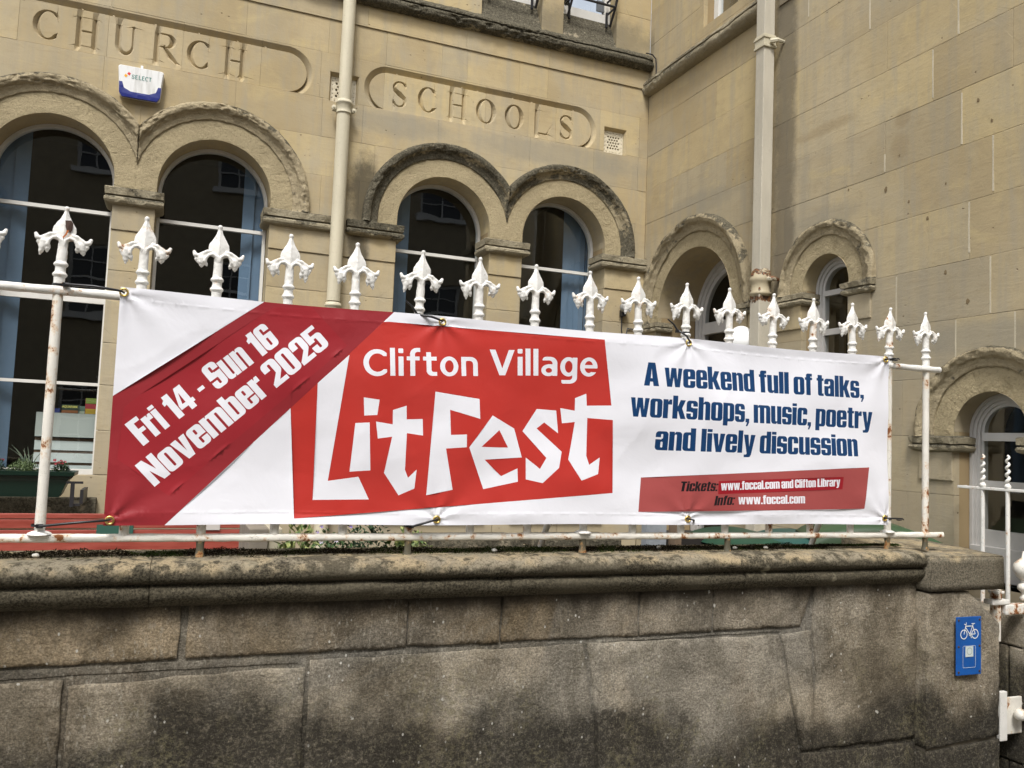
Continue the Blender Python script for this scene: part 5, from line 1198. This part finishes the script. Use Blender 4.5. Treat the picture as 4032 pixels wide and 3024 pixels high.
R1(0, [(.626, 1.688), (.672, 1.705), (.675, 1.659), (.73, 1.663), (.734, 1.607), (.678, 1.613), (.678, 1.49), (.69, 1.463), (.718, 1.492), (.714, 1.428), (.662, 1.404), (.608, 1.478), (.628, 1.599), (.58, 1.591), (.571, 1.647), (.628, 1.64)])
R1(0, [(.769, 1.758), (.93, 1.742), (.935, 1.673), (.824, 1.699), (.831, 1.613), (.888, 1.617), (.89, 1.573), (.816, 1.566), (.848, 1.426), (.756, 1.406)])
REG.append((0, [(1, [(.982, 1.687), (1.067, 1.645), (1.1, 1.544), (.959, 1.532), (1.024, 1.476), (1.085, 1.505), (1.088, 1.458), (.959, 1.43), (.899, 1.573)]), (-1, [(1.01, 1.637), (1.046, 1.577), (.944, 1.576)])]))
R1(0, [(1.153, 1.719), (1.23, 1.717), (1.24, 1.635), (1.184, 1.672), (1.155, 1.649), (1.255, 1.569), (1.245, 1.511), (1.183, 1.455), (1.118, 1.467), (1.115, 1.544), (1.171, 1.505), (1.195, 1.545), (1.1, 1.637)])
R1(0, [(1.303, 1.766), (1.347, 1.785), (1.351, 1.741), (1.456, 1.747), (1.464, 1.693), (1.355, 1.696), (1.355, 1.557), (1.367, 1.525), (1.411, 1.553), (1.404, 1.492), (1.335, 1.467), (1.281, 1.542), (1.306, 1.679), (1.255, 1.672), (1.246, 1.727), (1.304, 1.72)])
# Clifton Village in a round humanist sans
def EL(cx, cy, rx, ry, n=32): return [(cx+rx*math.cos(2*PI*k/n), cy+ry*math.sin(2*PI*k/n)) for k in range(n)]
GV = {
 'C': (.80, [(1, EL(.47, .5, .47, .515)), (-1, EL(.48, .5, .295, .350)), N_(.80, -.1, 1.2, 1.1), N_(.60, .25, .96, .75)]),
 'l': (.175, [A_(0, 0, .175, 1.07)]), 'i': (.175, [A_(0, 0, .175, .74), A_(0, .87, .175, 1.05, .04, .04, .04, .04)]),
 'f': (.47, [A_(.12, .5, .49, 1.08, .25), N_(.295, .4, .60, .925, .10), A_(.12, 0, .295, .85), A_(0, .595, .46, .745)]),
 't': (.49, [A_(.12, 0, .49, .4, 0, 0, 0, .2), N_(.295, .15, .60, .5, 0, 0, 0, .08), A_(.12, .16, .295, .92), A_(0, .595, .49, .745)]),
 'o': (.68, [(1, EL(.34, .37, .34, .39)), (-1, EL(.34, .37, .162, .24))]),
 'n': (.62, [A_(0, 0, .62, .755, 0, .27), N_(.175, -.01, .445, .60, .06, .13), A_(0, 0, .175, .74)]),
 'V': (.86, [(1, [(0, 1), (.20, 1), (.43, .27), (.66, 1), (.86, 1), (.53, 0), (.33, 0)])]),
 'a': (.58, [A_(.05, .40, .58, .76, .12, .25), N_(-.1, .33, .405, .615, 0, .12), (1, EL(.26, .22, .26, .235)), A_(.24, .325, .50, .465), (-1, EL(.275, .215, .115, .098)), A_(.405, 0, .58, .55)]),
 'g': (.62, [A_(.05, -.31, .62, .12, 0, 0, .25, .06), N_(-.1, -.165, .445, .15, 0, 0, .12), (1, EL(.30, .37, .30, .39)), (-1, EL(.31, .37, .138, .24)), A_(.445, -.05, .62, .74)]),
 'e': (.64, [(1, EL(.32, .37, .32, .39)), (-1, EL(.32, .37, .155, .245)), A_(.10, .315, .62, .45), N_(.42, .16, .77, .315)]),
}
GLs = GL; GL = GV; RT(0, layout('Clifton', (.521, 1.796), (.922, 1.822), .088, gap=.115)); RT(0, layout('Village', (.966, 1.828), (1.388, 1.852), .090, gap=.105)); GL = GLs
R1(2, [(-.30, 1.63), (-.226, 1.686), (.206, 2.022), (.30, 2.10), (.712, 2.10), (.616, 2.02), (-.061, 1.30), (-.13, 1.22), (-.35, 1.22)])
R1(6, [(-.192, 1.655), (-.15, 1.696), (.225, 1.998), (.345, 2.006), (.463, 1.892), (-.050, 1.392), (-.200, 1.50)])
RT(0, layout('Fri 14 - Sun 16', (-.131, 1.541), (.250, 1.884), .084, space=.26)); RT(0, layout('November 2025', (-.092, 1.419), (.407, 1.891), .086, space=.22))
RT(3, layout('A weekend full of talks,', (1.581, 1.829), (2.650, 1.840), .089)); RT(3, layout('workshops, music, poetry', (1.529, 1.710), (2.696, 1.712), .088)); RT(3, layout('and lively discussion', (1.643, 1.588), (2.616, 1.594), .088))
R1(4, [(1.591, 1.483), (2.678, 1.550), (2.659, 1.376), (1.579, 1.355)]); R1(7, [(1.927, 1.477), (2.540, 1.507), (2.538, 1.456), (1.927, 1.426)])
RT(5, layout('Tickets:', (1.758, 1.434), (1.922, 1.438), .038, skew=.16)); RT(0, layout('www.foccal.com and Clifton Library', (1.939, 1.441), (2.524, 1.468), .0335))
RT(5, layout('Info:', (1.912, 1.382), (2.002, 1.386), .037, skew=.16)); RT(0, layout('www.foccal.com', (2.021, 1.388), (2.345, 1.396), .0345))
U0, U1, V0, V1 = -.224, 2.786, 0., .716
def ban_edge(s): t = (s-U0)/(U1-U0); return 1.303+.007*t+.004*math.sin(PI*t*3)**2, 2.017+.010*t-.007*(math.sin(PI*t*3)**2)
GR = [(-.214, 2.001), (-.208, 1.319), (.785, 2.000), (.796, 1.325), (1.774, 2.006), (1.794, 1.330), (2.764, 2.014), (2.766, 1.338)]
def ban_h(s, z):
    h = .015*fbm((s*.9, z*1.6, 2.), 1.5, 2)+.0085*fbm((s*.8+z*.4, z-.3*s, 8.), 4.2, 1)+.0014*fbm((s*.6+z*.5, z-s*.4, 3.), 10., 1)
    for gs, gz_ in GR:                    # tension folds running from each eyelet
        dx, dz = s-gs, z-gz_; r = math.hypot(dx, dz)
        if r < .5: h += .0040*math.exp(-r/.13)*math.cos(7*math.atan2(dz, dx)+gs*5)*(min(1, r/.03))
    h += .008*math.sin((s*2.2+z*1.3)*2.1)*math.sin((z-1.3)/.716*PI)
    return h
PC = (-.050, 1.392), (.463, 1.892)
def patch_ridge(s, z):                    # lifted lower edge of the date sticker
    (ax, az), (bx, bz) = PC; dx, dz = bx-ax, bz-az; L = math.hypot(dx, dz); t = ((s-ax)*dx+(z-az)*dz)/L; o = (-(s-ax)*dz+(z-az)*dx)/L
    if 0 < t < L and 0 <= o < .05: return .0030*math.exp(-(o/.008)**2)*max(0, math.sin(t*31.+math.sin(t*9.)*2)-.25)
    return 0
allp = []
for mi, ops in REG:
    if mi == 'F':
        for _, Ls in ops: allp += Ls
    else: allp += [p for _, p in ops]
out_ = []
for i in range(61): s = U0+(U1-U0)*i/60; out_.append((s, ban_edge(s)[0]))
for i in range(1, 24): out_.append((U1, ban_edge(U1)[0]+(ban_edge(U1)[1]-ban_edge(U1)[0])*i/24))
for i in range(61): s = U1-(U1-U0)*i/60; out_.append((s, ban_edge(s)[1]))
for i in range(1, 24): out_.append((U0, ban_edge(U0)[1]-(ban_edge(U0)[1]-ban_edge(U0)[0])*i/24))
holes_b = [[(a+.0085*math.cos(2*PI*k/14), b+.0085*math.sin(2*PI*k/14)) for k in range(14)] for a, b in GR]
V = []; E = []
for P in [out_]+holes_b+allp:
    k = len(V); V += P; E += [(k+i, k+(i+1) % len(P)) for i in range(len(P) if len(P) > 2 else 1)]
G_ = [(s+random.uniform(-.002, .002), z+random.uniform(-.002, .002)) for s in np.arange(U0+.005, U1, .010) for z in np.arange(1.306, 2.025, .010)]
for s in np.arange(U0, U1, .009):
    for o in (.034, .037, .040): G_.append((s, ban_edge(s)[1]-o)); G_.append((s, ban_edge(s)[0]+o))
(ax, az), (bx, bz) = PC
for t in np.arange(0, 1, .012):
    for o in (0, .001, .004, .009, .016, .026): L = math.hypot(bx-ax, bz-az); G_.append((ax+(bx-ax)*t-(bz-az)/L*o, az+(bz-az)*t+(bx-ax)/L*o))
V += G_
r = delaunay_2d_cdt([Vector(v) for v in V], E, [], 0, 2e-5)
ov = np.array([tuple(v) for v in r[0]]); F = np.array(r[2]); c = ov[F].mean(1); cx, cy = c[:, 0], c[:, 1]
keep = pip(cx, cy, out_)
for h in holes_b: keep &= ~pip(cx, cy, h)
F = F[keep]; c = c[keep]; cx, cy = c[:, 0], c[:, 1]; mat_i = np.zeros(len(F), int)
def opmask(ops):
    xs = [p[0] for _, P in ops for p in P]; ys = [p[1] for _, P in ops for p in P]
    bb = np.where((cx > min(xs)) & (cx < max(xs)) & (cy > min(ys)) & (cy < max(ys)))[0]; m = np.zeros(len(bb), bool)
    for s, P in ops:
        w = pip(cx[bb], cy[bb], P); m = (m | w) if s > 0 else (m & ~w)
    return bb[m]
for mi, ops in REG:
    if mi == 'F':
        for mm, Ls in ops:
            w = np.zeros(len(cx), bool)
            for (xa, ya), (xb, yb) in Ls:
                if ya == yb: continue
                w ^= ((ya > cy) != (yb > cy)) & (cx < xa+(cy-ya)*(xb-xa)/(yb-ya))
            mat_i[w] = mm
    else: mat_i[opmask(ops)] = mi
def vinyl(name, c, rough=.42):
    t = NT(name); return t.out(c, t.ramp(t.noise(5., 3), .3, .7, rough-.06, rough+.08), t.bump(t.noise(7., 4, .5, dist=.4), .30, .012, ), .35)
BM = [vinyl('white_vinyl_print', (.735, .735, .775)), vinyl('red_vinyl_print', (.45, .033, .025)), vinyl('crimson_vinyl_print', (.265, .021, .027)), vinyl('navy_vinyl_print', (.004, .040, .125)),
      vinyl('rose_vinyl_print', (.34, .070, .066)), vinyl('black_vinyl_print', (.012, .010, .012)), vinyl('crimson_sticker', (.29, .021, .028), .36), vinyl('red_sticker', (.30, .012, .020), .36)]
# seams: slight weld ridge along the hems
BD = 2.752
def ban_full(s, z):
    e0, e1 = ban_edge(s); ed = min(abs(z-(e0+.037)), abs(z-(e1-.037)))
    h = ban_h(s, z)+patch_ridge(s, z)+(.0007*math.exp(-(ed/.0022)**2)*(.35+.65*(math.sin(s*90) > 0)))+.0011*(1-min(1, abs(fbm((s*.8+z*.3, z-.2*s, 6.), 2.6, 1))*8))**2
    rim = max(0., min(min(z-e0, e1-z)/.03, 1)); return h*(.35+.65*rim)
vs = []; nr = []
for (s, z) in ov:
    h = ban_full(s, z); ds = (ban_full(s+.002, z)-ban_full(s-.002, z))/.004; dz = (ban_full(s, z+.002)-ban_full(s, z-.002))/.004
    vs.append(PA(s, z, BD-.008-h)); n_ = (-NA-TA*ds-Vector((0, 0, dz))).normalized(); nr.append(n_)
nv_ = len(vs); Fl = [tuple(int(q) for q in f) for f in F]
if Vector(vs[Fl[0][1]]).__sub__(Vector(vs[Fl[0][0]])).cross(Vector(vs[Fl[0][2]])-Vector(vs[Fl[0][0]])).dot(NA) > 0: Fl = [f[::-1] for f in Fl]
cnt = {}
for f in Fl:
    for a, b in ((f[0], f[1]), (f[1], f[2]), (f[2], f[0])): cnt.setdefault((min(a, b), max(a, b)), []).append((a, b))
rim_ = [v[0] for v in cnt.values() if len(v) == 1]
vs += [tuple(Vector(v)+NA*.0008) for v in vs]; nr += [-n for n in nr]
allf = Fl+[tuple(q+nv_ for q in f[::-1]) for f in Fl]+[(b, a, a+nv_, b+nv_) for a, b in rim_]
o = mesh('sheet', vs, allf, BM, BN, True, fm=mat_i.tolist()+[0]*(len(Fl)+len(rim_)))
o.data.normals_split_custom_set_from_vertices([tuple(n) for n in nr])
M_BRASS = flat('brass_eyelet', (.72, .52, .16), .28, .5, metal=1.)
for gs, gz_ in GR:
    bm = bmesh.new(); h = BD-.0085-ban_h(gs, gz_)*(.8)
    Mx = Matrix.Translation(PA(gs, gz_, h-.001)) @ Matrix.Rotation(PI/2, 4, 'X')
    rings = []
    for rr, zz in ((.0078, -.003), (.0078, .002), (.0095, .0042), (.0118, .0042), (.0135, .0018), (.0138, -.0005)):
        rings.append([bm.verts.new(Mx @ Vector((rr*math.cos(2*PI*k/24), rr*math.sin(2*PI*k/24), zz))) for k in range(24)])
    for i in range(5):
        for k in range(24): bm.faces.new((rings[i][k], rings[i][(k+1) % 24], rings[i+1][(k+1) % 24], rings[i+1][k]))
    from_bm('eyelet', bm, M_BRASS, BN, True)
# cable ties
def tie(gi, s1, z1, label, tail=None, wrap=None):
    gs, gz_ = GR[gi]; e = empty('cable_tie', label, 'cable tie', 'black cable ties holding the banner')
    mid = ((gs+s1)/2, (gz_+z1)/2)
    tube('strap', [PA(gs, gz_, BD+.004), PA(gs+(s1-gs)*.04, gz_+.001, BD-.024), PA(mid[0], mid[1]+.003, BD-.024), PA(s1, z1, RD-.030)], [.0030, .0036, .0042, .0042], M_BLACK, e, 6)
    if wrap is not None:
        bm = bmesh.new(); n = 20; rg = []
        for k in range(n+1):
            a = 2*PI*k/n; rg.append([bm.verts.new(PA(wrap+.0175*math.cos(a), z1-.0035+zz, RD+.0175*math.sin(a))) for zz in (0, .007)])
        for k in range(n): bm.faces.new((rg[k][0], rg[k+1][0], rg[k+1][1], rg[k][1]))
        from_bm('loop', bm, M_BLACK, e)
    M_ = Matrix.Translation(PA(s1, z1, RD-.022)); box('tie_head', (-.009, -.006, -.006), (.009, .006, .006), M_BLACK, e, bev=.001, M=M_)
    if tail: tube('tail', [PA(s1, z1, RD-.022), PA((s1+tail[0])/2, (z1+tail[1])/2+.004, RD-.03), PA(tail[0], tail[1], RD-.028)], [.0042, .0036, .0024], M_BLACK, e, 6)
tie(0, -.372, 2.010, 'long black tie from the top left eyelet to the chipped finial bar', wrap=-.394)
tie(1, -.392, 1.300, 'thick black tie from the bottom left eyelet to the first full bar', wrap=-.40)
tie(2, .700, 2.018, 'black tie at the top eyelet above the red logo', tail=(.655, 2.062), wrap=.709)
tie(3, .712, 1.300, 'black tie at the bottom eyelet under the red logo', wrap=.709)
tie(4, 1.735, 2.050, 'black tie with a long tail at the third top eyelet', tail=(1.684, 2.092), wrap=1.784)
tie(5, 1.822, 1.318, 'short black tie at the third bottom eyelet', tail=(1.846, 1.305))
tie(6, 2.830, 2.019, 'small black tie at the top right eyelet', tail=(2.850, 2.021), wrap=2.8175)
tie(7, 2.860, 1.332, 'small black tie at the bottom right eyelet', tail=(2.880, 1.330), wrap=2.8175)

# ================================================================== CYCLE SIGN on the pier
SG = empty('cycle_sign', 'blue enamel sign with a white bicycle fixed to the end pier', 'sign', None, PA(3.141, .810, PR-.016))
SG.rotation_euler.z = -.0188
M_BLUE = flat('blue_enamel', (.008, .085, .33), .4, .4, var=.12); M_SW = flat('white_enamel', (.72, .74, .72), .4, .4)
box('plate', (-.0715, -.003, -.1215), (.0715, .003, .1215), M_BLUE, SG, bev=.0025)
def ln(pts, w, name='bicycle_symbol', close=False, y=-.0042, m=M_SW):
    vs = []; fs = []; n = len(pts)
    for i in range(n):
        a = pts[(i-1) % n] if close else pts[max(i-1, 0)]; b = pts[(i+1) % n] if close else pts[min(i+1, n-1)]; dx, dz = b[0]-a[0], b[1]-a[1]; l = math.hypot(dx, dz) or 1
        vs += [(pts[i][0]-dz/l*w, y, pts[i][1]+dx/l*w), (pts[i][0]+dz/l*w, y, pts[i][1]-dx/l*w)]
    for i in range(n if close else n-1): j = (i+1) % n; fs.append((2*i, 2*i+1, 2*j+1, 2*j))
    return vs, fs
VV = []; FF = []
def addl(*a, **k):
    v, f = ln(*a, **k); n = len(VV); VV.extend(v); FF.extend([tuple(q+n for q in ff) for ff in f])
zc = .049
for cx_ in (-.031, .033): addl([(cx_+.0185*math.cos(2*PI*k/28), zc+.0185*math.sin(2*PI*k/28)) for k in range(28)], .0019, close=True)
for k_, L in enumerate([[(-.031, zc), (-.019, zc+.040)], [(-.022, zc+.030), (.002, zc)], [(-.020, zc+.034), (.019, zc+.034)], [(.002, zc), (.022, zc+.043)], [(.002, zc), (.033, zc)], [(.033, zc), (.018, zc+.034)], [(.011, zc+.044), (.031, zc+.044)], [(-.031, zc+.043), (-.020, zc+.041), (-.019, zc+.050)]]): addl(L, .0017, y=-.0044-.0002*k_)
addl([(.002+.006*math.cos(2*PI*k/12), zc+.006*math.sin(2*PI*k/12)) for k in range(12)], .0012, close=True, y=-.0064); addl([(.004, zc-.002), (.009, zc-.016)], .0014, y=-.0068)
mesh('bicycle_symbol', VV, FF, M_SW, SG)
v, f = ln([(-.036, -.002), (-.034, 0), (.034, 0), (.036, -.002), (.036, -.088), (.034, -.090), (-.034, -.090), (-.036, -.088)], .0006, close=True); mesh('thin_outline', v, f, M_SW, SG)
stk = box('sticker', (-.022, -.0052, -.045), (.022, -.0036, -.002), flat('pale_sticker', (.52, .58, .56), .5), SG)
v, f = ln([(-.0+.014*math.cos(2*PI*k/20), -.022+.014*math.sin(2*PI*k/20)) for k in range(20)], .0011, close=True, y=-.0056); mesh('sticker_ring', v, f, flat('grey_green_print', (.22, .28, .26), .6), stk)
for x in (-.060, .060):
    for z in (.108, -.002, -.108):
        bm = bmesh.new(); bm_lathe(bm, [(.0048, 0), (.0045, .002), (.001, .003)], 10, (0, 0, 0), Matrix.Translation((x, -.003, z)) @ Matrix.Rotation(PI/2, 4, 'X')); from_bm('screw', bm, M_BARE, SG)

# ================================================================== GATE by the pier
RA = Matrix(((TA.x, NA.x, 0, 0), (TA.y, NA.y, 0, 0), (0, 0, 1, 0), (0, 0, 0, 1)))
GT = empty('iron_gate', 'rusty white iron gate stile with ball finial right of the end pier', 'gate', None, PA(0, 0, 0))
def latA(name, prof, s, d, m, n=16):
    bm = bmesh.new(); bm_lathe(bm, prof, n); return from_bm(name, bm, m, GT, True, PA(s, 0, d))
latA('stile', [(.0125, .0), (.0125, .955)], 3.572, 2.72, M_IRONR)
latA('ball_finial', [(.012, .975), (.018, .985), (.010, .995), (.008, 1.005), (.012, 1.012), (.024, 1.022), (.026, 1.034), (.020, 1.046), (.010, 1.054), (.012, 1.064), (.028, 1.078), (.042, 1.10), (.044, 1.118), (.038, 1.138), (.022, 1.154), (.008, 1.164), (.005, 1.185), (.001, 1.195)], 3.56, 2.72, M_IRONR)
box('gate_rail', (3.425, 2.70, .918), (4.3, 2.74, .962), M_IRONV, GT, bev=.006, M=RA)
box('hinge_bracket', (3.345, 2.70, .962), (3.450, 2.75, .984), M_IRON, GT, bev=.006, M=RA); box('hinge_pin', (3.383, 2.70, .984), (3.402, 2.75, 1.030), M_IRONR, GT, bev=.006, M=RA); box('hinge_cap', (3.372, 2.70, 1.010), (3.418, 2.75, 1.022), M_IRON, GT, bev=.004, M=RA)
box('hinge_post', (3.385, 2.71, .80), (3.408, 2.75, .962), M_IRONR, GT, bev=.004, M=RA)
box('latch_plate', (3.408, 2.715, .366), (3.452, 2.735, .58), M_IRON, GT, bev=.004, M=RA); box('latch_plate', (3.454, 2.722, .39), (3.56, 2.735, .55), M_IRONR, GT, bev=.004, M=RA)
for s, z, r_, m in ((3.500, .483, .026, M_IRONR), (3.560, .475, .032, M_IRONV)):
    bm = bmesh.new(); bmesh.ops.create_uvsphere(bm, u_segments=18, v_segments=12, radius=r_); from_bm('knob', bm, m, GT, True, PA(s, z, 2.69))
for s in (3.70, 3.83, 3.96, 4.09, 4.22): latA('gate_bar', [(.011, .05), (.011, 1.05), (.001, 1.10)], s, 2.72, M_IRON, 10)
# guard rail in front of the small lower window
WG = empty('window_guard', 'thin white iron guard with twisted tips in front of the lower arched window', 'railing', None)
xg = 3.78
box('guard_rail', (xg-.012, 2.45, 1.452), (xg+.012, 3.13, 1.466), M_IRON, WG, bev=.003)
for y in (2.992, 2.857, 2.72, 2.585):
    tube('guard_bar', [(xg, y, .88), (xg, y, 1.47)], .0105, M_IRON, WG, 10)
    pts = [(xg+.006*math.cos(i*.9), y+.0065*math.sin(i*.9), 1.485+i*.0049) for i in range(30)]
    tube('twisted_tip', pts, [.0085*(1-.35*i/29) for i in range(30)], M_IRON, WG, 8)
    bm = bmesh.new(); bm_lathe(bm, [(.008, 1.462), (.014, 1.468), (.016, 1.476), (.012, 1.484), (.008, 1.488)], 12, (xg, y, 0)); from_bm('bead', bm, M_IRON, WG, True)
tube('wall_stay', [(xg, 3.12, 1.459), (3.885, 3.17, 1.459)], .006, M_IRON, WG, 8)
ar = empty('area_wall', 'dark weathered stone plinth seen between the pier and the gate', 'wall', None)
for k, (z0, z1) in enumerate(((.0, .25), (.25, .52), (.52, .76), (.76, .90))):
    for j, (a, b) in enumerate(((2.1, 2.72), (2.72, 3.25))): box('stone', (3.60+.05*(k == 3)*0, a+.003+.1*(k % 2), z0+.003), (3.86, b-.003+(.1*(k % 2) if j == 0 else 0), z1-.003), M_LW, ar, bev=.008)

# ================================================================== BUILDING ACROSS THE STREET (seen in the window panes)
OB = empty('terraced_house', 'stone terraced house across the street, seen only as a reflection in the panes', 'building', None)
M_OB = flat('grey_brown_render', (.36, .30, .20), .9, .1, var=.12)
wins = [(x, z) for x in (-10.3, -6.1, -2.6, .70, 6.1, 10.3) for z in (.9, 4.3, 7.86)]
hl = [[(x, z), (x+.95+.35*(x > 5), z), (x+.95+.35*(x > 5), z+1.7), (x, z+1.7)] for x, z in wins]
block('wall', [(-15, 0), (15, 0), (15, 10.2), (-15, 10.2)], (lambda u, v, h=0.: (u, -9+h, v)), M_OB, OB, holes=hl, sp=3., thick=.3, inset=0)
for (x, z), h in zip(wins, hl):
    w = h[1][0]-x; o = box('window_sill', (x-.12, -9.02, z-.14), (x+w+.12, -8.84, z), M_WOOD, OB)
    bm = bmesh.new()
    for a, b in ((0, .07), (w-.07, w), (w/2-.015, w/2+.015)): bm_box(bm, (x+a, -9.16, z), (x+b, -9.10, z+1.7))
    for a, b in ((0, .06), (.42, .445), (.82, .88), (1.26, 1.285), (1.63, 1.70)): bm_box(bm, (x+.07, -9.158, z+a), (x+w-.07, -9.102, z+b))
    f = from_bm('window', bm, M_WOOD, OB); box('pane', (x, -9.2, z), (x+w, -9.17, z+1.7), flat('dark_pane', (.02, .022, .025), .1, .5), f)
box('roof', (-15, -13, 10.2), (15, -8.8, 10.5), flat('slate', (.06, .06, .065), .7), OB)
